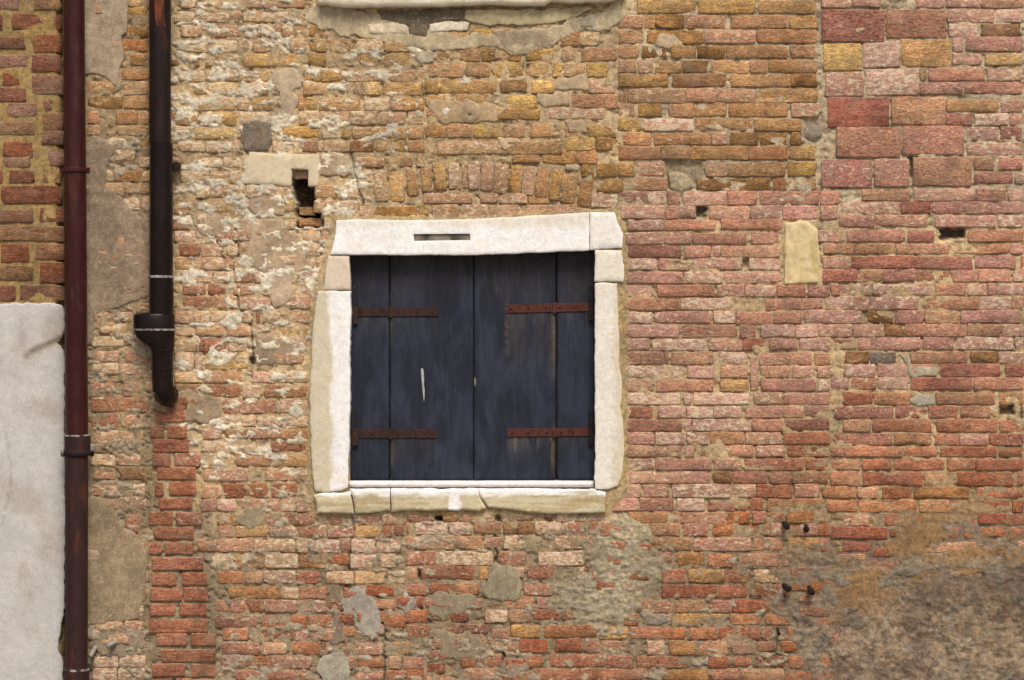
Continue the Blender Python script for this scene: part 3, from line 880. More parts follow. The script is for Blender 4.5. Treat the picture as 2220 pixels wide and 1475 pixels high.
LIME_ZONES = [(375, -130, 660, 330, 60, .70), (375, 330, 800, 640, 50, .76), (380, 640, 690, 1010, 40, .52), (640, 60, 900, 330, 60, .46),
              (880, 40, 1180, 330, 80, .14), (186, 290, 330, 1010, 20, .40), (440, 1010, 1290, 1270, 50, .32), (186, 1010, 330, 1480, 20, .40),
              (470, 1270, 1200, 1600, 60, .26), (1180, 1120, 1480, 1600, 60, .24), (1480, 1150, 1760, 1600, 60, .20)]
LOWER_RIGHT = [(2000, 1112), (2130, 1128), (2400, 1100), (2400, 1700), (1640, 1700), (1715, 1470), (1740, 1390), (1690, 1330), (1730, 1280), (1705, 1245), (1780, 1200), (1830, 1175), (1900, 1168), (1930, 1140)]
ROUGHCAST = [(1330, 1118), (1350, 1135), (1372, 1140), (1402, 1150), (1408, 1190), (1440, 1225), (1430, 1250), (1400, 1262), (1398, 1290), (1370, 1320), (1330, 1350), (1270, 1352), (1215, 1335), (1200, 1300), (1212, 1265), (1260, 1262), (1285, 1235), (1270, 1200), (1290, 1170), (1310, 1150)]

def lime_zone(X, Y):
    Lm = np.zeros_like(X)
    for x0, y0, x1, y1, s, a in LIME_ZONES:
        k = ss(x0 - s, x0 + s, X) * (1 - ss(x1 - s, x1 + s, X)) * ss(y0 - s, y0 + s, Y) * (1 - ss(y1 - s, y1 + s, Y))
        Lm = np.maximum(Lm, a * k)
    return Lm

def main_field(X, Y):
    n1 = fbm(X, Y, 36, 16, 5, 3.0)
    n2 = fbm(X, Y, 14, 9, 4, 8.0)
    n3 = fbm(X, Y, 200, 160, 4, 21.0)
    rz = ss(1240, 1360, X) * (1 - ss(1080, 1180, Y))
    H = -.0040 - .0022 * rz + (n2 - .5) * .006 + (n3 - .5) * .005 * (1 - .6 * rz)
    H = H - .007 * ss(.40, .31, n2)
    H = H - .003 * ss(880, 900, X) * ss(1310, 1270, X) * ss(325, 345, Y) * ss(470, 450, Y)
    # joint colours by zone
    tan = alb(212, 184, 142); pale = alb(212, 198, 172); grey = alb(150, 132, 108); cream = alb(214, 186, 144)
    brown = alb(140, 112, 82)
    zx = ss(640, 1000, X); zy = ss(1050, 1250, Y)
    C = cream * (1 - zx[..., None]) + tan * zx[..., None]
    C = C * (1 - .75 * zy[..., None]) + grey * .75 * zy[..., None]
    topr = ss(1320, 1420, X) * (1 - ss(420, 520, Y)) * .5
    C = C * (1 - topr[..., None]) + pale * topr[..., None]
    db = ss(1500, 1750, X) * ss(900, 1100, Y) * .5
    C = C * (1 - db[..., None]) + brown * db[..., None]
    left = (1 - ss(330, 380, X)) * .7
    C = C * (1 - left[..., None]) + alb(166, 142, 110) * left[..., None]
    C = C * (.80 + .4 * n3)[..., None] * (.84 + .32 * n2)[..., None]
    # lime remains lying over the brick faces
    Lm = lime_zone(X, Y)
    Lm = Lm * (.55 + .9 * n3)
    thr = .30 + Lm * .22
    k = ss(.05, -.03, n1 - thr) * (Lm > .15)
    H = H + k * (.0060 + (n2 - .5) * .004)
    limec = alb(252, 238, 212); limeg = alb(176, 156, 130)
    gz = np.maximum(ss(980, 1150, Y), (1 - ss(330, 380, X))) * .8
    lc = limec * (1 - gz[..., None]) + limeg * gz[..., None]
    kk = (k * .92)[..., None]
    C = C * (1 - kk) + lc * (.86 + .28 * n2)[..., None] * kk
    # rough-cast patch to the lower right of the window
    d = sdist(X, Y, ROUGHCAST) + (n1 - .5) * 60 + (n2 - .5) * 20
    k = ss(-30, 25, d)
    rc = fbm(X + 14 * n2, Y, 16, 9, 4, 40.0)
    H = H * (1 - k) + k * (.0030 + (rc - .5) * .022)
    C = C * (1 - k[..., None]) + k[..., None] * (alb(190, 176, 146) * (.72 + .55 * rc)[..., None])
    # thick weathered coat in the lower right corner
    d = sdist(X, Y, LOWER_RIGHT) + (n1 - .5) * 55 + (n3 - .5) * 60
    k = ss(-50, 20, d)
    a = fbm(X, Y, 110, 60, 5, 51.0); b = fbm(X, Y, 60, 45, 5, 63.0); c = fbm(X, Y, 15, 11, 4, 71.0)
    hc = -.001 + .0045 * ss(10, 110, d) + (c - .5) * .007 + (n1 - .5) * .016 * ss(80, 0, d)
    lc = np.broadcast_to(alb(162, 142, 118), X.shape + (3,)).copy()
    def lay(lc, hc, t, col, dh):
        t3 = t[..., None]
        return lc * (1 - t3) + t3 * col, hc + dh * t
    lo = ss(1270, 1380, Y + (n3 - .5) * 160)
    lc, hc = lay(lc, hc, ss(.50, .515, a) * (1 - lo) * ss(1780, 1830, X), alb(160, 126, 86), .003)
    lc, hc = lay(lc, hc, ss(.53, .545, b) * ss(1200, 1240, Y), alb(144, 133, 116), .0035)
    lc, hc = lay(lc, hc, ss(.465, .45, a) * .8, alb(138, 116, 98), -.003)
    lc, hc = lay(lc, hc, ss(.44, .40, c) * lo * .55, alb(100, 78, 64), -.003)
    lc, hc = lay(lc, hc, ss(.57, .61, c) * lo * .6, alb(178, 152, 126), .0015)
    ed = np.maximum(ss(.009, .002, np.abs(a - .51)) * ss(1800, 1850, X) * (1 - ss(1330, 1400, Y)), ss(.009, .002, np.abs(b - .5375)) * ss(1200, 1240, Y))
    lc, hc = lay(lc, hc, ed * .6, alb(84, 66, 52), -.004)
    cr = ss(.010, .002, np.abs(fbm(X, Y, 150, 90, 4, 83.0) - .5))
    lc, hc = lay(lc, hc, cr * .5 * ss(.5, .6, fbm(X, Y, 90, 90, 2, 87.0)), alb(78, 58, 46), -.006)
    rg = np.hypot((X - 2075) / 1.0, (Y - 1285) / .9)
    lc, hc = lay(lc, hc, ss(44, 40, rg) * ss(26, 30, rg) * .5, alb(112, 102, 88), .002)
    lc = lc * (.90 + .20 * c)[..., None]
    H = H * (1 - k) + k * hc
    C = C * (1 - k[..., None]) + k[..., None] * lc
    # shade inside the recesses is painted in as a dark colour, stronger with depth
    # recesses
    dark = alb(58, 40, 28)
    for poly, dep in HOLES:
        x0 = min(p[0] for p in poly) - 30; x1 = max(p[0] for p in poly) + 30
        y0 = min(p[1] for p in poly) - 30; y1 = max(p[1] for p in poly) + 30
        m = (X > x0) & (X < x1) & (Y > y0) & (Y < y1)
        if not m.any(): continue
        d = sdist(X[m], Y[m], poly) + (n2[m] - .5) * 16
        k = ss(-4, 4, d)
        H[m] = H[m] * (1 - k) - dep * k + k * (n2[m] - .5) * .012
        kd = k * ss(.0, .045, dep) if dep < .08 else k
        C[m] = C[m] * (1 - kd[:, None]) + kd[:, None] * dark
    for pts, wd in CRACKS:
        d = pldist(X + (n2 - .5) * 12, Y, pts)
        k = ss(wd + 1.5, wd * .4, d)
        H = H - k * .014
        C = C * (1 - .45 * k[..., None])
    # bedding mortar smeared round the stone surround
    d = -sdist(X, Y, [(724, 474), (1062, 472), (1275, 457), (1338, 456), (1358, 515), (1360, 1050), (1318, 1116), (684, 1116), (668, 1000), (666, 850), (680, 660), (704, 560)])
    k = ss(9, 0, d + (n1 - .5) * 22 + (n2 - .5) * 10)
    H = np.where(k > 0, H * (1 - k) + k * (.002 + (n2 - .5) * .006), H)
    C = C * (1 - .75 * k[..., None]) + .75 * k[..., None] * (alb(200, 174, 126) * (.72 + .5 * n2)[..., None])
    # window opening
    d = sdist(X, Y, OPEN)
    k = ss(-2, 2, d)
    H = H * (1 - k) - .20 * k
    return H, C

# ------------------------------------------------------------------ pavement and wall beyond the picture
def simple_tint(V, c): return np.tile(alb(*c), (len(V), 1))

def box_obj(name, x0, x1, y0, y1, z0, z1, mat, col, parent=None):
    V = [(x, y, z) for x in (x0, x1) for y in (y0, y1) for z in (z0, z1)]
    F = [(0, 1, 3, 2), (4, 6, 7, 5), (0, 4, 5, 1), (2, 3, 7, 6), (0, 2, 6, 4), (1, 5, 7, 3)]
    return mesh_from(name, V, F, mat, parent, tint=simple_tint(V, col), smooth=False)

pav = box_obj('pavement', -60, 60, -60, -.02, -.2, 0, M_PLASTER, (150, 144, 134)); pav['kind'] = 'structure'

FX0, FX1, FY0, FY1 = 146, 2340, -120, 1594
wall = empty('brick_wall', 'weathered old brick wall with patches of lime and plaster around the shuttered window', 'brick wall', (0, 0, 0))
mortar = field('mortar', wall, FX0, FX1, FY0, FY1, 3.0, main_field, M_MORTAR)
# the same wall goes on past the picture: plain masonry
zb, zt = W(0, FY1)[2], W(0, FY0)[2]; xl, xr = W(FX0, 0)[0], W(FX1, 0)[0]
box_obj('wall_base', xl, 9.0, .004, .36, 0, zb, M_PLASTER, (150, 116, 86), wall)
box_obj('wall_top', xl, 9.0, .004, .36, zt, 7.5, M_PLASTER, (176, 136, 96), wall)
box_obj('wall_end', xr, 9.0, .004, .36, zb, zt, M_PLASTER, (170, 122, 92), wall)

# ------------------------------------------------------------------ bricks of the main wall
rects = dedupe(parse(SURVEY))
STONES_KEEP = [[(528, 330), (692, 335), (765, 360), (772, 402), (528, 402)], [(1697, 478), (1780, 478), (1780, 618), (1697, 618)],
               [(1778, 14), (2066, 14), (2066, 90), (2110, 270), (2110, 405), (1778, 410)]]
def blocked(r):
    cx, cy = (r[0] + r[1]) / 2, (r[2] + r[3]) / 2
    for poly in STONES_KEEP[:2]:
        if sdist(np.array([cx]), np.array([cy]), poly)[0] > 0: return True
    return False
rects = [r for r in rects if not blocked(r)]
# courses that run on outside the picture
def outside():
    out = []
    codes = 'npotdbrn'
    y = -118.0
    while y < 1590:
        if y < -24 or y > 1476:
            x = 150 + random.uniform(0, 60)
            while x < 2330:
                wd = random.choice((60, 116, 118, 120)); out.append([x, min(x + wd, 2336), y, y + 24, random.choice(codes)]); x += wd + 4
        else:
            x = 2224
            while x < 2330:
                wd = random.choice((58, 100)); out.append([x, min(x + wd, 2336), y, y + 24, random.choice(codes)]); x += wd + 4
        y += 28.6
    return out

def infill(rects):
    out = []
    busy = [r[:4] for r in rects] + [(736 if y < 560 else 672, 1358, y, y + 30) for y in range(455, 1116, 30)] + \
           [(1778, 2110, 10, 410), (1698, 1780, 476, 618), (806, 1295, 340, 462), (318, 480, 900, 1480), (524, 775, 326, 496), (515, 592, 256, 332), (690, 1340, -20, 60)] + [(min(p[0] for p in q[0]), max(p[0] for p in q[0]), min(p[1] for p in q[0]), max(p[1] for p in q[0])) for q in HOLES]
    occ = np.zeros((1520, 2260), bool)
    for b_ in busy: occ[max(0, int(b_[2]) - 1):max(0, int(b_[3]) + 2), max(0, int(b_[0]) - 1):max(0, int(b_[1]) + 2)] = True
    gx, gy = np.meshgrid(np.arange(0, 2260, 4), np.arange(0, 1520, 4))
    occ |= np.kron(sdist(gx, gy, LOWER_RIGHT) > 95, np.ones((4, 4), bool))
    y = 6.0
    while y < 1476:
        x = 192 + random.uniform(0, 40)
        while x < 2216:
            wd = random.choice((40, 58, 60, 112, 116))
            if occ[int(y):int(y) + 24, int(x):int(x) + wd].any(): x += 6; continue
            cs = 'cybnt' if (x < 1300 and y < 480) else ('ncotd' if x < 700 else ('oOrnd' if y > 1000 else 'ptnd'))
            out.append([x, x + wd, y, y + 23, random.choice(cs)])
            occ[int(y) - 1:int(y) + 25, int(x) - 1:int(x) + wd + 3] = True
            x += wd + 4
        y += 4.0
    return out
rects += infill(rects)
geos = [(min((r[1] - r[0]), 2220 - r[0]) * (r[3] - r[2]), brick_geo(*r)) for r in rects]
geos.sort(key=lambda t: -t[0])
for a, gq in geos[:300]: brick_obj('brick', gq, wall)
vert_b = brick_geo(1300 + 965 / 2.95, 1300 + 1016 / 2.95, 480 + 872 / 2.95, 480 + 1085 / 2.95, 'p')
brick_join('small_bricks', [g_ for a, g_ in geos[300:]] + [vert_b] + [brick_geo(*r) for r in outside()], wall)

# large terracotta blocks, upper right
BLOCKS = [(180, 585, 65, 270, 'R'), (597, 975, 60, 245, 'n'), (195, 437, 280, 455, 'Y'), (445, 680, 262, 430, 'P'), (692, 1010, 255, 430, 'y'),
          (205, 455, 460, 615, 'm'), (468, 803, 440, 608, 'p'), (222, 613, 622, 815, 'r'), (625, 970, 618, 800, 't'), (275, 688, 815, 1010, 'n'),
          (700, 1090, 803, 990, 'n'), (180, 505, 1020, 1200, 'R'), (520, 738, 1015, 1195, 'n'), (765, 1140, 1005, 1190, 'd')]
for x0, x1, y0, y1, c in BLOCKS:
    f = lambda v: v / 2.95
    brick_obj('block', brick_geo(1720 + f(x0), 1720 + f(x1), f(y0), f(y1), c, h=RNG.normal(.002, .002)), wall)

# relieving arch over the window
arch = bpy.data.objects.new('relieving_arch', None); COL.objects.link(arch); arch.parent = wall
VOUS = [((-210, 1090), (-125, 1085), (-110, 1290), (-195, 1290), 'c'), ((-113, 1105), (-20, 1100), (-5, 1290), (-95, 1290), 'c'),
        ((0, 1085), (50, 1085), (82, 1250), (14, 1255), 'o'), ((90, 1075), (160, 1072), (168, 1225), (102, 1228), 't'), ((168, 1042), (250, 1040), (264, 1215), (182, 1215), 'y'),
        ((266, 1040), (336, 1040), (352, 1210), (276, 1210), 'P'), ((355, 1045), (386, 1045), (396, 1205), (364, 1205), 'p'), ((394, 1036), (476, 1034), (470, 1215), (400, 1212), 'P'),
        ((484, 1036), (562, 1036), (552, 1222), (476, 1218), 'p'), ((568, 1045), (662, 1045), (646, 1242), (560, 1236), 'n'), ((668, 1052), (742, 1055), (728, 1238), (652, 1236), 'b'),
        ((752, 1062), (840, 1070), (818, 1252), (736, 1246), 'P'), ((850, 1080), (930, 1088), (900, 1272), (818, 1258), 'n'), ((940, 1092), (1016, 1100), (974, 1284), (904, 1272), 'b'),
        ((1026, 1108), (1108, 1120), (1078, 1308), (980, 1292), 't'), ((1120, 1148), (1204, 1158), (1176, 1328), (1090, 1318), 'b')]
for *q, c in VOUS:
    qq = [(880 + x / 2.95 + (.5 if i in (0, 3) else -.5), y / 2.95) for i, (x, y) in enumerate(q)]
    g_ = brick_geo(qq[0][0], qq[1][0], qq[0][1], qq[2][1], c, h=.001, quad=qq)
    brick_obj('voussoir', g_, arch)

# new brick pier
pier = bpy.data.objects.new('brick_pier', None); COL.objects.link(pier); pier.parent = wall
for r in parse(PIER, 5): brick_obj('brick', brick_geo(*r, h=.0045 + RNG.normal(0, .0006)), pier)

# bricks seen inside the putlog hole
for x0, x1, y0, y1, c, h in [(635, 667, 369, 386, 'd', -.035), (644, 680, 446, 466, 'k', -.075), (645, 700, 472, 491, 'k', -.03)]:
    brick_obj('hole_brick', brick_geo(x0, x1, y0, y1, c, h=h, depth=.04), wall)

# ------------------------------------------------------------------ stones set in the wall
def tc(t, pts):
    ox, oy, sc = TILES[t]; return [(ox + x / sc, oy + y / sc) for x, y in pts]
slab('stone_lintel_fragment', wall, tc('A', [(505, 975), (700, 985), (945, 990), (945, 1190), (882, 1190), (878, 1085), (772, 1080), (770, 1192), (465, 1172), (480, 1040)]),
     .006, -.10, M_STONE, (222, 204, 172), seed=2.1, edge=2, hamp=.003)
slab('yellow_stone', wall, [(1703, 482), (1748, 480), (1772, 496), (1777, 560), (1774, 614), (1702, 616), (1700, 540)], .004, -.08, M_STONE,
     lambda x, y: mixc(alb(206, 182, 130), alb(226, 204, 156), ss(.4, .6, fbm(x, y, 14, 70, 4, 3.))), seed=3.2, edge=2, hamp=.004, hscale=12, inner=4,
     extra=lambda x, y: .016 * (fbm(x, y, 14, 60, 4, 3.) - .5))
slab('dark_stone', wall, tc('A', [(450, 790), (560, 765), (640, 790), (645, 900), (620, 965), (480, 970), (450, 900)]), .005, -.06, M_MORTAR, (142, 126, 112), seed=4.4, edge=2.5, hamp=.003, hscale=16)
slab('round_stone', wall, [(1763 + 20 * math.cos(a) * (1 + .06 * math.sin(3 * a)), 288 + 19 * math.sin(a)) for a in np.linspace(0, 2 * math.pi, 18)[:-1]], .004, -.05, M_PLASTER, (150, 136, 116), seed=5.1, bevel=13, bevelh=.016, inner=7, edge=.6)
slab('rubble_stone', wall, tc('C', [(322, 1105), (370, 1092), (430, 1110), (478, 1160), (486, 1200), (430, 1215), (400, 1240), (340, 1210)]), .002, -.05, M_MORTAR, (206, 188, 154), seed=6.7, bevel=8, bevelh=.01, hamp=.005, hscale=14, inner=6, edge=1)
slab('mortar_disc', wall, [(1018 + 23 * math.cos(a), 242 + 24 * math.sin(a)) for a in np.linspace(0, 2 * math.pi, 22)[:-1]], .010, -.02, M_PLASTER, (178, 154, 122), seed=7.3, bevel=5, inner=6, edge=.8,
     holes=[[(1018 + 4 * math.cos(a), 250 + 3 * math.sin(a)) for a in np.linspace(0, -2 * math.pi, 8)[:-1]]])

# ------------------------------------------------------------------ plaster patches
def patch(poly, col, h=.006, amp=4, **k):
    k.setdefault('hamp', .0034); k.setdefault('hscale', 24)
    return slab('plaster_patch', wall, poly, .0018 + (h - .006) * .7, -.02, M_PLASTER, col, edge=amp * 1.3, bevel=2.0, bevelh=.0025, seed=random.uniform(1, 90), step=3, inner=6, colvar=.14, **k)
BEIGE = (176, 152, 124)
patch([(150, -20), (276, -20), (276, 70), (264, 78), (268, 130), (258, 150), (252, 186), (224, 166), (205, 160), (150, 163)], (172, 152, 126), .0085, 1.5)
patch([(150, 318), (216, 300), (250, 322), (232, 372), (226, 400), (270, 440), (300, 470), (330, 490), (330, 640), (262, 662), (230, 668), (205, 690), (198, 740), (150, 760)], (150, 130, 108), .0078, 4)
patch([(250, 525), (330, 520), (330, 635), (252, 640)], (150, 126, 104), .008, 4)
patch([(512, 478), (560, 474), (610, 478), (645, 520), (662, 560), (660, 585), (640, 592), (600, 590), (560, 592), (538, 570), (530, 530), (516, 505)], (178, 154, 124), .007, 3)
patch([(596, 592), (632, 596), (632, 640), (620, 662), (596, 668), (585, 650), (584, 620)], (192, 168, 140), .007, 2)
patch([(414, 462), (500, 466), (506, 500), (470, 512), (440, 512), (420, 490)], (176, 152, 124), .006, 3)
patch([(545, 432), (612, 434), (616, 466), (560, 470), (540, 450)], (174, 150, 122), .006, 2)
patch([(512, 474), (550, 474), (560, 484), (510, 486)], (180, 158, 130), .006, 2)
patch([(588, 150), (660, 148), (654, 190), (636, 196), (648, 214), (640, 250), (622, 266), (608, 244), (606, 200), (590, 184)], (190, 168, 140), .006, 3)
patch([(694, 338), (754, 340), (762, 372), (748, 384), (694, 378)], (180, 156, 126), .006, 3)
patch([(552, 722), (664, 738), (668, 760), (630, 790), (560, 792), (548, 760)], (160, 138, 112), .005, 4)
patch([(376, 850), (420, 856), (480, 866), (478, 900), (440, 918), (376, 904)], (158, 136, 110), .006, 5)
patch([(150, 1074), (222, 1082), (250, 1110), (268, 1145), (300, 1165), (318, 1200), (312, 1300), (300, 1340), (250, 1350), (150, 1360)], (154, 134, 106), .0085, 2.5)
patch([(150, 1186), (212, 1192), (222, 1210), (212, 1216), (192, 1214), (150, 1214)], (182, 160, 132), .010, 1.5)
patch([(205, 1360), (258, 1345), (312, 1376), (320, 1396), (290, 1424), (240, 1426), (200, 1400)], (150, 132, 110), .004, 5, hamp=.005)
patch([(505, 1130), (532, 1102), (560, 1098), (574, 1110), (574, 1140), (540, 1148)], (150, 134, 106), .008, 2)
patch([(584, 1112), (610, 1116), (606, 1130), (580, 1126)], (152, 134, 106), .008, 1)
patch([(588, 1152), (626, 1148), (626, 1164), (594, 1166)], (146, 128, 102), .007, 1)
patch([(545, 1175), (580, 1180), (620, 1205), (640, 1230), (600, 1225), (560, 1200)], (168, 146, 116), .006, 5)
patch([(1072, 1222), (1100, 1220), (1122, 1240), (1130, 1270), (1118, 1306), (1100, 1300), (1060, 1300), (1050, 1280), (1060, 1250)], (158, 146, 118), .009, 4)
patch([(928, 1296), (960, 1286), (1040, 1292), (1050, 1310), (1000, 1330), (960, 1348), (930, 1330)], (144, 130, 106), .007, 6)
patch([(880, 1285), (905, 1300), (900, 1330), (880, 1335), (858, 1316)], (164, 154, 138), .007, 5)
patch([(742, 1292), (770, 1270), (800, 1276), (826, 1330), (830, 1372), (806, 1398), (790, 1380), (770, 1350), (745, 1330)], (164, 154, 138), .007, 6)
patch([(702, 1422), (740, 1415), (762, 1450), (758, 1480), (700, 1480), (686, 1450)], (168, 158, 138), .008, 5)
patch([(720, 1330), (745, 1330), (748, 1390), (722, 1396)], (140, 122, 104), .005, 4)
patch([(940, 1370), (1010, 1360), (1060, 1400), (1040, 1440), (960, 1420)], (150, 132, 106), .005, 9)
patch([(1080, 1440), (1150, 1436), (1140, 1462), (1085, 1470)], (146, 130, 108), .005, 4)
patch([(1392, 1335), (1440, 1330), (1458, 1342), (1450, 1352), (1400, 1354)], (150, 136, 120), .006, 2)
# under the upper sill
patch([(670, 10), (760, 20), (840, 36), (900, 60), (1000, 80), (1080, 70), (1180, 60), (1300, 30), (1345, 0), (1350, 40), (1320, 70), (1260, 66), (1200, 100), (1120, 116), (1050, 100),
       (960, 110), (900, 104), (800, 84), (740, 76), (690, 60), (664, 40)], (186, 168, 136), .007, 5)
patch([(818, 24), (1004, 20), (1006, 42), (960, 44), (930, 54), (924, 78), (888, 76), (884, 54), (826, 44)], (112, 100, 82), .010, 2)
patch([(795, 52), (850, 50), (882, 56), (880, 72), (800, 74)], (218, 200, 170), .012, 2)
patch([(930, 52), (975, 44), (1018, 50), (1012, 66), (935, 70)], (226, 212, 186), .012, 2)
patch([(1010, 22), (1180, 20), (1280, 16), (1250, 40), (1150, 56), (1050, 52), (1008, 42)], (196, 178, 140), .010, 3)
patch([(1068, 70), (1190, 66), (1200, 96), (1135, 122), (1100, 110)], (164, 146, 118), .009, 4)
patch([(1250, 36), (1288, 40), (1290, 58), (1256, 62)], (166, 152, 130), .011, 3)
patch([(900, 120), (934, 112), (940, 134), (910, 140)], (180, 166, 142), .009, 3)
patch([(1215, 172), (1270, 160), (1276, 192), (1170, 196), (1200, 180)], (184, 160, 126), .007, 3)
patch([(1166, 204), (1236, 200), (1234, 226), (1180, 234), (1164, 222)], (184, 160, 128), .007, 3)
patch([(915, 210), (960, 214), (1000, 218), (1060, 224), (1100, 236), (1080, 262), (1030, 266), (960, 268), (934, 240)], (178, 152, 116), .007, 4)
patch([(1224, 262), (1265, 264), (1270, 285), (1236, 286)], (184, 160, 126), .006, 3)
patch([(1078, 298), (1120, 300), (1130, 308), (1096, 326), (1086, 318)], (196, 170, 134), .007, 2)
patch([(1228, 358), (1256, 360), (1254, 370), (1226, 368)], (190, 172, 142), .007, 2)
patch([(1430, 76), (1460, 72), (1478, 96), (1450, 104), (1420, 98)], (184, 162, 130), .007, 3)
patch([(1948, 766), (1972, 764), (1976, 790), (2030, 796), (2032, 814), (1972, 816), (1966, 790)], (186, 170, 142), .007, 3)
patch([(1974, 868), (1994, 854), (2026, 860), (2026, 876), (1990, 880)], (172, 162, 142), .007, 2)
patch([(740, 1070), (764, 1062), (768, 1072)], (236, 230, 220), .028, 1)

# ------------------------------------------------------------------ neighbouring wall on the left
nb = empty('yellow_jointed_wall', 'brick wall with thick yellow mortar joints left of the maroon downpipe', 'brick wall')
def nb_field(X, Y):
    n1 = fbm(X, Y, 30, 22, 4, 90.0); n2 = fbm(X, Y, 90, 80, 4, 95.0)
    H = -.0028 + (n1 - .5) * .006
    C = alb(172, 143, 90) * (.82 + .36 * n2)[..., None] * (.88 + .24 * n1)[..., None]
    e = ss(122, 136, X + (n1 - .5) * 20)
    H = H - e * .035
    C = C * (1 - .5 * e[..., None])  # shadow in the gap beside the pipe painted into the mortar colour
    return H, C
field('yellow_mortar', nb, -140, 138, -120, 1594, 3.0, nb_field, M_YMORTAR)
NB_CLAY = {'r': 'r', 'n': 'o', 'm': 'm', 'p': 'P', 'o': 'O', 'd': 'd', 't': 'd'}
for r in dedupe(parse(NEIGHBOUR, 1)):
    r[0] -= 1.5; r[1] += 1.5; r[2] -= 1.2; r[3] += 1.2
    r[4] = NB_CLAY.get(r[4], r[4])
    g4 = list(brick_geo(*r, h=.0015 + RNG.normal(0, .001), local=False)); g4[2] = (.68 * g4[2] + .32 * alb(166, 130, 100)) * .74; g4[3] = g4[3] * .45; brick_obj('brick', g4, nb)  # bricks darkened: lens falloff at the picture edge put into their colour
def coat_col(x, y):
    c = np.tile(alb(206, 200, 194), (len(x), 1))
    st = fbm(x, y, 60, 90, 5, 33.0)
    c = mixc(alb(203, 197, 192), alb(188, 179, 170), ss(.50, .72, st)) 
    d = pldist(x, y, [(60, 770), (90, 755), (128, 738), (142, 730)])
    c = c * (1 - .45 * ss(16, 2, d + (st - .5) * 14))[:, None] * np.array([1, .95, .84])[None, :] ** ss(26, 2, d)[:, None]
    d2 = pldist(x + (fbm(x, y, 9, 9, 2, 4.) - .5) * 6, y, [(14, 940), (25, 1033), (18, 1090), (4, 1140), (0, 1165)])
    return c * (1 - .2 * ss(3.0, .5, d2))[:, None]
def coat_h(x, y):
    d = pldist(x, y, [(70, 765), (95, 754), (128, 738), (142, 730)])
    d2 = pldist(x + (fbm(x, y, 9, 9, 2, 4.) - .5) * 6, y, [(14, 940), (25, 1033), (18, 1090), (4, 1140), (0, 1165)])
    return -.008 * ss(8, 1, d) - .003 * ss(4, .5, d2)
slab('plaster_coat', nb, [(-138, 662), (0, 660), (60, 657), (112, 657), (134, 664), (140, 676), (140, 712), (133, 732), (122, 744), (138, 762), (140, 900), (140, 1320), (132, 1360), (126, 1410), (138, 1440), (138, 1592), (-138, 1592)],
     .006, -.02, M_COAT, coat_col, step=4, inner=5, edge=2.4, bevel=2, bevelh=.004, hamp=.0022, hscale=70, seed=12.0, extra=coat_h)
box_obj('wall_base', W(-140, 0)[0] - 6, xl - .02, .004, .36, 0, zb, M_PLASTER, (170, 164, 158), nb)
box_obj('wall_top', W(-140, 0)[0] - 6, xl - .02, .004, .36, zt, 7.5, M_PLASTER, (172, 130, 84), nb)
box_obj('wall_end', W(-140, 0)[0] - 6, W(-140, 0)[0], .004, .36, zb, zt, M_PLASTER, (176, 140, 100), nb)

# ------------------------------------------------------------------ window
win = empty('shuttered_window', 'square window with white stone surround and closed dark blue wooden shutters', 'window', W(1025, 1110, 0))
def wslab(name, poly, h0, hb, col, parent=win, mat=M_STONE, **k):
    o = slab(name, None, poly, h0, hb, mat, col, **k); 
    o.parent = parent; bpy.context.view_layer.update(); o.matrix_parent_inverse = parent.matrix_world.inverted()
    return o
WHITE = alb(255, 251, 247); CREAM = alb(226, 212, 184)
slot = [(897, 508), (1019, 507), (1020, 521), (898, 523)]
bpy.context.view_layer.update()
lint = wslab('lintel', [(730, 478), (775, 476), (880, 478), (959, 477), (1060, 474), (1146, 469), (1266, 462), (1277, 460), (1277, 543), (1207, 546), (1100, 550), (1000, 553), (880, 553), (760, 553), (717, 552), (728, 510)],
      .019, -.12, lambda x, y: mixc(WHITE, CREAM, .55 * ss(500, 476, y + (fbm(x, y, 50, 20, 3, 2.) - .5) * 40)), edge=.9, bevel=2, bevelh=.0025, hamp=.0016, inner=6, seed=14.2, holes=[slot])
sp = wslab('slot_plate', [(893, 503), (1023, 503), (1023, 526), (893, 526)], .008, -.02, lambda x, y: mixc(alb(70, 60, 50), alb(150, 138, 122), ss(.35, .65, fbm(x, y, 30, 30, 3, 6.))), parent=lint, edge=0, seed=15.0)
wslab('lintel_end', [(1279, 460), (1332, 461), (1340, 486), (1350, 508), (1349, 538), (1290, 541), (1279, 542)], .017, -.12, lambda x, y: mixc(WHITE, CREAM, .3 + 0 * x), edge=1.2, hamp=.002, seed=16.5)
wslab('jamb_block', [(712, 555), (757, 555), (760, 629), (703, 629), (706, 590)], .014, -.12, (228, 208, 184), edge=.8, seed=17.5)
wslab('jamb', [(689, 631), (761, 631), (759, 800), (757, 960), (754, 1056), (735, 1064), (711, 1069), (683, 1065), (678, 1024), (675, 951), (671, 865), (675, 790), (678, 720), (684, 674)], .017, -.12,
      lambda x, y: mixc(CREAM * .93, WHITE * .97, ss(-6, 6, x - 718 + (fbm(x, y, 30, 60, 4, 5.) - .5) * 36)), edge=1.8, hamp=.0022, inner=6, seed=18.1, bevel=2.5)
wslab('jamb_block', [(1290, 543), (1348, 543), (1353, 577), (1351, 611), (1290, 611)], .017, -.12, (240, 230, 212), edge=1.4, hamp=.002, seed=19.2)
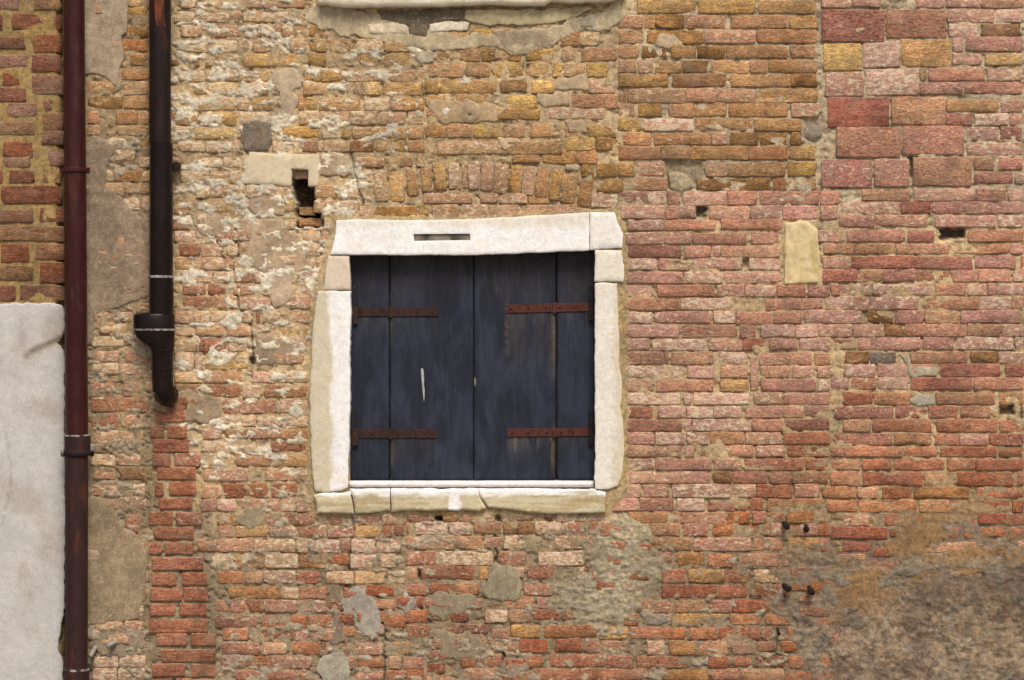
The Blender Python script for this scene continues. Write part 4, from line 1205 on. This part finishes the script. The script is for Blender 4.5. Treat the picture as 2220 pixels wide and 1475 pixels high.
wslab('jamb', [(1290, 614), (1338, 614), (1340, 684), (1342, 780), (1347, 817), (1349, 853), (1345, 878), (1351, 926), (1353, 975), (1349, 1024), (1339, 1053), (1317, 1061), (1290, 1061)], .016, -.12,
      lambda x, y: mixc(alb(240, 232, 218), CREAM, ss(1318, 1346, x + (fbm(x, y, 14, 70, 4, 5.) - .5) * 26)), edge=1.6, hamp=.0022, inner=4, seed=20.7, bevel=2, bevelh=.0025,
      extra=lambda x, y: -.004 * ss(2.5, .3, np.abs(x - 1325 - (fbm(x, y, 20, 40, 3, 3.) - .5) * 16)))
wslab('threshold', [(755, 1044), (1288, 1044), (1288, 1058), (755, 1058)], -.006, -.12, (236, 228, 224), edge=.3, bevel=5, bevelh=.02, seed=21.2, hamp=.0006)
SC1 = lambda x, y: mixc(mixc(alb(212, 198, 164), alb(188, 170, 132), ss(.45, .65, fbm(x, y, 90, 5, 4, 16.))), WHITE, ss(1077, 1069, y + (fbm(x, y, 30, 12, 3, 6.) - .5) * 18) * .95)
SC2 = lambda x, y: mixc(SC1(x, y), alb(176, 144, 90), .6 * ss(1180, 1260, x) * ss(.5, .62, fbm(x, y, 90, 10, 3, 9.)))
kk = dict(bevel=3.5, bevelh=.007, hamp=.0018, edge=1.4, inner=4, extra=lambda x, y: .006 * (fbm(x, y, 90, 5, 4, 16.) - .5) - .003)
wslab('sill_stone', [(681, 1073), (700, 1069), (760, 1068), (764, 1085), (768, 1113), (730, 1114), (687, 1113), (685, 1090)], .027, -.12, SC1, seed=22.2, **kk)
wslab('sill_stone', [(758, 1060), (846, 1060), (847, 1108), (772, 1113), (767, 1085)], .026, -.12, SC1, seed=23.2, **kk)
wslab('sill_stone', [(848, 1060), (1035, 1060), (1039, 1078), (1054, 1100), (1040, 1107), (1000, 1106), (928, 1107), (850, 1109)], .0265, -.12,
      lambda x, y: mixc(SC1(x, y), WHITE, ss(16, 10, np.abs(x - 985) + (fbm(x, y, 10, 10, 3, 7.) - .5) * 18)), seed=24.2, **kk)
wslab('sill_stone', [(1037, 1060), (1288, 1060), (1292, 1064), (1313, 1067), (1312, 1111), (1220, 1114), (1171, 1113), (1098, 1105), (1058, 1100), (1043, 1080)], .026, -.12, SC2, seed=25.2, **kk)

# shutters
SH = -.060
def streaks(x, y):
    base = np.tile(alb(45, 48, 60), (len(x), 1))
    up = ss(700, 560, y + (fbm(x, y, 20, 90, 3, 3.) - .5) * 120)
    base = mixc(base[0], alb(50, 48, 49), up * .8)
    def add(b, t, col): return b * (1 - t[:, None]) + col[None, :] * t[:, None]
    st = fbm(x, y, 7, 160, 3, 11.)
    for xa, xb, y0, L, amt in [(1098, 1206, 680, 160, .5), (1098, 1206, 949, 60, .7), (776, 948, 687, 60, .25), (845, 948, 953, 70, .35), (1207, 1280, 677, 60, .3), (1207, 1285, 949, 40, .35)]:
        t = ss(xa - 2, xa + 2, x) * ss(xb + 2, xb - 2, x) * ss(y0 - 3, y0 + 1, y) * ss(y0 + L, y0, y) * ss(.42, .66, st + .06) * amt * .28
        base = add(base, t, alb(128, 118, 92))
    for xc, wd, y0, y1, amt in [(1099, 3, 660, 830, .6), (1201, 5, 680, 850, .5), (1199, 5, 949, 1042, .75), (845, 4, 690, 760, .3), (847, 4, 953, 1035, .5), (1115, 4, 949, 992, .6), (1166, 3, 949, 985, .4)]:
        t = ss(wd, wd * .3, np.abs(x - xc)) * ss(y0 - 4, y0, y) * ss(y1, y0 + .4 * (y1 - y0), y) * amt * .6
        base = add(base, t, alb(140, 118, 78))
    d = np.hypot(x - 1028.5, (y - 828) / 3)
    base = add(base, ss(3, 1.5, d), alb(196, 170, 130))
    sm = ss(.55, .7, fbm(x, y, 40, 60, 4, 31.)) * ss(860, 700, y) * .0
    return base
def board(poly, parent, sd_):
    return wslab('board', poly, SH, SH - .03, streaks, parent=parent, mat=M_WOOD, step=8, inner=5, edge=.25, bevel=2.2, bevelh=.006, hamp=.0006, seed=sd_, colvar=.1)
def shutter(label, boards, sd0):
    o = bpy.data.objects.new('shutter', None); COL.objects.link(o); o.parent = win
    o['label'] = label
    bpy.context.view_layer.update()
    for i, p in enumerate(boards): board(p, o, sd0 + i)
    return o
shL = shutter('left shutter leaf with white paint drip', [[(757, 540), (842, 540), (842, 1043), (757, 1043)], [(844, 540), (1025.5, 540), (1025, 1043), (844, 1043)]], 30.1)
shR = shutter('right shutter leaf with redder rusty straps', [[(1028, 540), (1205.5, 540), (1205, 1043), (1027, 1043)], [(1208, 540), (1292, 540), (1292, 1043), (1212, 1043), (1208, 1030)]], 33.1)

def boxgeo(V, F, x0, x1, y0, y1, h0, h1, dy=0):
    o = len(V)
    b = .9
    for (h, i) in ((h0, 0), (h1 - .001, 0), (h1, b)):
        V += [W(x0 + i, y0 + i, h), W(x1 - i, y0 + i + dy, h), W(x1 - i, y1 - i + dy, h), W(x0 + i, y1 - i, h)]
    for k in range(2):
        a = o + 4 * k
        for j in range(4): F.append((a + j, a + 4 + j, a + 4 + (j + 1) % 4, a + (j + 1) % 4))
    F.append((o + 8, o + 11, o + 10, o + 9)); F.append((o, o + 1, o + 2, o + 3))
def cyl_h(V, F, px, py, r, h0, h1, n=8, dome=True):
    o = len(V)
    for h, k in ((h0, 1), (h1 - .001, 1), (h1, .6)):
        for i in range(n):
            a = 2 * math.pi * i / n; V.append(W(px + r * k * math.cos(a), py + r * k * math.sin(a), h))
    for q in range(2):
        for i in range(n): F.append((o + q * n + i, o + q * n + (i + 1) % n, o + (q + 1) * n + (i + 1) % n, o + (q + 1) * n + i))
    F.append(tuple(o + 2 * n + i for i in range(n)))
def wobj(name, V, F, mat, parent, label=None):
    o = mesh_from(name, V, F, mat, None, smooth=False)
    import bmesh
    bm = bmesh.new(); bm.from_mesh(o.data); bmesh.ops.recalc_face_normals(bm, faces=bm.faces); bm.to_mesh(o.data); bm.free()
    o.parent = parent; bpy.context.view_layer.update(); o.matrix_parent_inverse = parent.matrix_world.inverted()
    if label: o['label'] = label
    return o
def strap(parent, xa, xb, y0, y1, dy, xk, mat, nails):
    V, F = [], []
    boxgeo(V, F, xa, xb, y0, y1, SH - .002, SH + .005, dy)
    def yy(x): return (y0 + y1) / 2 + dy * (x - xa) / (xb - xa)
    boxgeo(V, F, xk - 4, xk + 4, yy(xk) - (y1 - y0) / 2 - 2.5, yy(xk) + (y1 - y0) / 2 + 2.5, SH - .001, SH + .011)
    o = wobj('hinge_strap', V, F, mat, parent)
    V, F = [], []
    for x in nails: cyl_h(V, F, x, yy(x) + .5, 2.6, SH, SH + .0075)
    V2, F2 = [], []
    return o, wobj('nail_heads', V, F, M_IRON, parent)
def pintle(parent, x0, x1, y0, y1, yb0, yb1, mat):
    V, F = [], []
    boxgeo(V, F, x0, x1, y0, y1, SH - .002, SH + .016)
    o = wobj('pintle', V, F, mat, parent)
    V, F = [], []
    boxgeo(V, F, x0 - 1, x1 - 1, yb0, yb1, SH - .002, SH + .006)
    return o, wobj('pintle_plate', V, F, M_PLATE, parent)
wslab('paint_drip', [(911.5, 800), (916, 799), (918, 812), (917.5, 830), (919, 848), (919, 862), (918, 872), (917, 862), (915.5, 848), (914, 832), (912, 816)], SH + .0012, SH - .004, (176, 174, 172), parent=shL, mat=M_PLASTER, step=3, inner=4, edge=.8, bevel=1, bevelh=.0006, hamp=.0002, seed=44.)
strap(shL, 774, 948, 667, 686, 0, 846, M_RUST, (783, 808, 862, 902, 937))
strap(shL, 774, 948, 932.5, 951.5, 0, 846, M_RUST, (780, 806, 860, 900, 935))
strap(shR, 1098, 1279, 660, 679, -4, 1203, M_REDRUST, (1107, 1146, 1184, 1214, 1245))
strap(shR, 1099, 1279, 931, 949, -2, 1202, M_REDRUST, (1110, 1145, 1187, 1216, 1243))
pintle(shL, 763, 774, 665, 703, 628, 668, M_RUST)
pintle(shL, 762, 774, 930, 968, 893, 932, M_RUST)
pintle(shR, 1277, 1288, 655, 695, 620, 660, M_IRON)
pintle(shR, 1277, 1288, 926, 966, 892, 930, M_IRON)

# ------------------------------------------------------------------ sill of the window above
us = slab('stone_sill', None, [(692, -60), (1362, -60), (1358, -14), (1330, 4), (1300, 7), (1240, 9), (1195, 6), (1180, 15), (1060, 12), (960, 16), (880, 17), (800, 19), (740, 18), (716, 14), (692, 12)],
          .055, -.14, M_STONE, lambda x, y: mixc(alb(236, 226, 206), CREAM, ss(.45, .6, fbm(x, y, 30, 12, 3, 8.))), seed=40.2, edge=1.4, bevel=5, bevelh=.01)
tag(us, 'rough white stone sill of the upper window cut off by the picture top', 'window sill')

# ------------------------------------------------------------------ pipes
def lathe(V, F, px, h, rings, n=28, drift=None):
    """vertical tube; rings = (pixel y, radius px[, x offset px])"""
    o = len(V); k = (D - h) / D
    for r in rings:
        y, rad = r[0], r[1]; dx = r[2] if len(r) > 2 else 0; ry = r[3] if len(r) > 3 else rad
        cx = (px(y) if callable(px) else px) + dx
        c = Wp(cx, y, h); R = rad * S * k
        for i in range(n):
            a = 2 * math.pi * i / n
            V.append((c[0] + R * math.cos(a), c[1] + ry * S * k * math.sin(a), c[2]))
    m = len(rings)
    for j in range(m - 1):
        for i in range(n):
            F.append((o + j * n + i, o + (j + 1) * n + i, o + (j + 1) * n + (i + 1) % n, o + j * n + (i + 1) % n))
    F.append(tuple(o + i for i in range(n))); F.append(tuple(o + (m - 1) * n + i for i in range(n))[::-1])
def pobj(name, V, F, mat, parent, smooth=True, label=None):
    import bmesh
    o = mesh_from(name, V, F, mat, None, smooth=smooth)
    bm = bmesh.new(); bm.from_mesh(o.data); bmesh.ops.recalc_face_normals(bm, faces=bm.faces); bm.to_mesh(o.data); bm.free()
    try: o.data.set_sharp_from_angle(angle=math.radians(40))
    except Exception: pass
    if parent:
        o.parent = parent; bpy.context.view_layer.update(); o.matrix_parent_inverse = parent.matrix_world.inverted()
    if label: o['label'] = label
    return o

PH = .085
dp = empty('downpipe', 'tall maroon painted downpipe between the yellow jointed wall and the old brick', 'drainpipe', W(166, 1474, PH))
bpy.context.view_layer.update()
pc = lambda y: 160.5 + 6.0 * np.clip(y / 980, -1, 1)
V, F = [], []; lathe(V, F, pc, PH, [(-300, 22.5), (200, 23), (600, 24), (945, 24.5), (950, 24.5)]); pobj('pipe', V, F, M_MAROON, dp)
V, F = [], []; lathe(V, F, 166, PH, [(984, 24.5), (1200, 24.2), (1450, 23.8)]); pobj('lower_pipe', V, F, M_BROWN, dp, label='rusty brown lower length')
V, F = [], []; lathe(V, F, 168, PH, [(944, 25), (945, 28), (948, 28), (976, 27.5), (986, 27), (987, 25)]); pobj('socket', V, F, M_BROWN, dp)
V, F = [], []; lathe(V, F, 167, PH, [(942.5, 26), (943, 28.6), (946, 28.6), (946.5, 26)]); pobj('lime_ring', V, F, M_LIMESCALE, dp)
V, F = [], []; lathe(V, F, 166, PH, [(1446, 25), (1447, 27), (1452, 27), (1560, 27), (1600, 27)]); pobj('socket', V, F, M_BROWN, dp)
V, F = [], []; lathe(V, F, 166, PH, [(1448, 26), (1449, 27.8), (1453, 27.8), (1454, 26)]); pobj('lime_ring', V, F, M_LIMESCALE, dp)
V, F = [], []; lathe(V, F, 166, PH, [(1600, 24), (1900, 24), (CY + (ZC / S) * 1.0086, 24)]); pobj('foot_pipe', V, F, M_BROWN, dp)
def clamp(pxc, y, r, hh, mat, name='bracket', lugx=32):
    V, F = [], []
    lathe(V, F, pxc, PH, [(y - hh, r), (y - hh * .6, r + 2), (y + hh * .6, r + 2), (y + hh, r)])
    for s in (-1, 1):
        xx = pxc + s * (r + 3); o = len(V)
        for X_ in (xx - 5, xx + 5):
            for H_ in (PH - .016, PH + .002):
                for Y_ in (y - hh * 1.3, y + hh * 1.3): V.append(Wp(X_, Y_, H_))
        F += [tuple(o + i for i in f) for f in ((0, 1, 3, 2), (4, 6, 7, 5), (0, 4, 5, 1), (2, 3, 7, 6), (0, 2, 6, 4), (1, 5, 7, 3))]
    # stem into the wall
    o = len(V); c = [Wp(pxc - r - 2, y - 4, PH - .01), Wp(pxc - r + 6, y - 4, PH - .01), Wp(pxc - r + 6, y + 4, PH - .01), Wp(pxc - r - 2, y + 4, PH - .01)]
    V += c + [(p[0], .05, p[2]) for p in c]
    for j in range(4): F.append((o + j, o + (j + 1) % 4, o + 4 + (j + 1) % 4, o + 4 + j))
    return pobj(name, V, F, mat, dp)
clamp(162.5, 370, 25, 5, M_MAROON)
clamp(168, 982, 28, 6, M_IRON)
for s, yy_ in ((-1, 982), (1, 972)):
    V, F = [], []
    lathe(V, F, 168 + s * 32, PH + .004, [(yy_ - 9, 3), (yy_ - 8, 4.5), (yy_ + 8, 4.5), (yy_ + 9, 3)], n=8)
    pobj('clamp_bolt', V, F, M_LIMESCALE, dp)

P2 = .07
bp = empty('drain_pipe', 'glossy black drain pipe with wide offset collar ending in an elbow into the wall', 'drainpipe', W(352, 870, P2))
bpy.context.view_layer.update()
V, F = [], []; lathe(V, F, 347, P2, [(-300, 23.4), (312, 23.4)]); pobj('upper_pipe', V, F, M_DARKRUST, bp, label='dark rusty upper length')
# orange primer showing on the very top of that length: a thin overlapping scale of old paint
V, F = [], []
n = 12
for j, (y, a0, a1) in enumerate([(-40, -115, -52), (0, -112, -60), (30, -108, -62), (50, -104, -56), (60, -100, -48)]):
    c = Wp(347, y, P2); R = 23.7 * S
    for i in range(n):
        a = math.radians(a0 + (a1 - a0) * i / (n - 1)); V.append((c[0] + R * math.cos(a), c[1] + R * math.sin(a), c[2]))
for j in range(4):
    for i in range(n - 1): F.append((j * n + i, (j + 1) * n + i, (j + 1) * n + i + 1, j * n + i + 1))
pobj('orange_paint_scale', V, F, M_ORANGE, bp)
V, F = [], []; lathe(V, F, 349.5, P2, [(310, 24), (311, 25.2), (600, 25.4), (603, 25.4)]); pobj('pipe', V, F, M_BLACK, bp)
V, F = [], []; lathe(V, F, 348, P2, [(598, 26), (599, 27.6), (603, 27.6), (604, 26)]); pobj('lime_ring', V, F, M_LIMESCALE, bp)
V, F = [], []; lathe(V, F, 350, P2, [(603, 26.2), (650, 26.2), (684, 26)]); pobj('pipe_coupling', V, F, M_BLACK, bp)
V, F = [], []; lathe(V, F, 334, P2, [(679, 36, 4, 24), (681, 42, 1.5, 28), (684, 45, 0, 30), (714, 45, 0, 30), (722, 44, 1, 30), (732, 41, 3.5, 29), (742, 36, 8, 28), (750, 30, 14, 26), (757, 25.5, 17.5, 25), (764, 23.6, 18, 23.6), (802, 23.4, 18, 23.4), (850, 22, 19, 22)]); pobj('offset_collar', V, F, M_BLACK, bp)
V, F = [], []; lathe(V, F, 334, P2, [(713, 44, 0, 29), (713.5, 45.8, 0, 30.6), (717, 45.8, 0, 30.6), (718, 44, 0, 29)]); pobj('lime_ring', V, F, M_LIMESCALE, bp)
V, F = [], []; lathe(V, F, 352, P2, [(757, 24), (758, 25.2), (762, 25.2), (763, 24)]); pobj('coupling_ring', V, F, M_BLACK, bp)
V, F = [], []; lathe(V, F, 352, P2, [(798, 23), (799, 24.4), (803, 24.4), (804, 23)]); pobj('coupling_ring', V, F, M_BLACK, bp)
# elbow: swept tube turning into the wall
V, F = [], []
path = []
for i in range(9):
    t = i / 8 * math.pi / 2
    path.append((354 + 8 * math.sin(t), 838 + 22 * math.sin(t), P2 - .055 * (1 - math.cos(t)), t))
path.append((362, 860, -.06, math.pi / 2))
n = 24
for (px, py, h, t) in path:
    c = Vector(Wp(px, py, h)); R = 22.5 * S
    d = Vector((0.12, math.sin(t), -math.cos(t))).normalized()
    u = Vector((1, 0, 0)); u = (u - d * u.dot(d)).normalized(); vv = d.cross(u)
    for i in range(n):
        a = 2 * math.pi * i / n; V.append(tuple(c + R * (math.cos(a) * u + math.sin(a) * vv)))
for j in range(len(path) - 1):
    for i in range(n): F.append((j * n + i, (j + 1) * n + i, (j + 1) * n + (i + 1) % n, j * n + (i + 1) % n))
pobj('elbow', V, F, M_BLACK, bp)
V, F = [], []
fl = len(V)
for h, r in ((-.01, 26), (.010, 26), (.012, 25), (.012, 20)):
    for i in range(n):
        a = 2 * math.pi * i / n; V.append(W(361 + r * math.cos(a), 856 + r * .9 * math.sin(a), h))
for j in range(3):
    for i in range(n): F.append((j * n + i, (j + 1) * n + i, (j + 1) * n + (i + 1) % n, j * n + (i + 1) % n))
pobj('wall_flange', V, F, M_BLACK, bp)

# ------------------------------------------------------------------ iron pegs and stubs in the wall
def rod(name, p0, p1, r0, r1, mat, label, cat, group=None, n=10, head=True):
    a = Vector(p0); b = Vector(p1); d = (b - a).normalized()
    u = d.orthogonal().normalized(); v = d.cross(u)
    V, F = [], []
    rg = random.Random(int(abs(p0[0]) * 1e4))
    st = [(0, r0), (.5, (r0 + r1) / 2), (.72, r1), (.76, r1 * 1.18 if head else r1), (.97, r1 * 1.18 if head else r1), (1, r1 * .7)]
    for t, r in st:
        c = a.lerp(b, t)
        for i in range(n):
            w_ = 2 * math.pi * i / n; q = r * rg.uniform(.9, 1.1); V.append(tuple(c + q * (math.cos(w_) * u + math.sin(w_) * v) - a))
    for j in range(len(st) - 1):
        for i in range(n): F.append((j * n + i, j * n + (i + 1) % n, (j + 1) * n + (i + 1) % n, (j + 1) * n + i))
    F.append(tuple((len(st) - 1) * n + i for i in range(n)))
    o = pobj(name, V, F, mat, None, True)
    o.location = a
    tag(o, label, cat, group)
    return o
g_ = 'rusty iron pegs sticking out of the right side of the wall'
rod('iron_peg', W(1698, 1130, -.03), W(1704, 1142, .050), .009, .012, M_IRON, 'upper left of four rusty iron pegs in the lower right brickwork', 'iron peg', g_)
rod('iron_peg', W(1748, 1136, -.03), W(1746, 1148, .040), .009, .012, M_IRON, 'rusty iron peg on the white stained brick, upper right of the four', 'iron peg', g_)
rod('iron_peg', W(1696, 1266, -.03), W(1708, 1276, .05), .010, .013, M_IRON, 'rusty iron peg at the end of a red brick course, lower left of the four', 'iron peg', g_)
rod('iron_peg', W(1753, 1268, -.03), W(1758, 1284, .05), .010, .013, M_IRON, 'rusty iron peg stuck in the grey brown plaster, lower right of the four', 'iron peg', g_)
rod('iron_nail', W(1686, 1358, -.02), W(1687, 1374, .03), .005, .007, M_IRON, 'thin rusty nail below the four iron pegs near the wall bottom', 'nail')
rod('iron_nail', W(1088, 1410, -.02), W(1094, 1418, .025), .005, .006, M_IRON, 'small dark nail in the grey smeared brickwork under the window', 'nail')
rod('bracket_bolt', W(383, 362, -.03), W(385, 363, .05), .016, .020, M_IRON, 'black bolt end beside the upper black drain pipe', 'bolt')
rod('pipe_stub', W(208, 1400, -.02), W(201, 1420, .06), .011, .011, M_STUB, 'grey metal stub leaning against the maroon pipe near its foot', 'pipe stub', None, 12, False)
rod('pipe_stub', W(256, 1390, -.03), W(238, 1398, .06), .012, .012, M_STUB, 'short bright metal stub poking from the plaster hole beside the brick pier', 'pipe stub', None, 12, False)
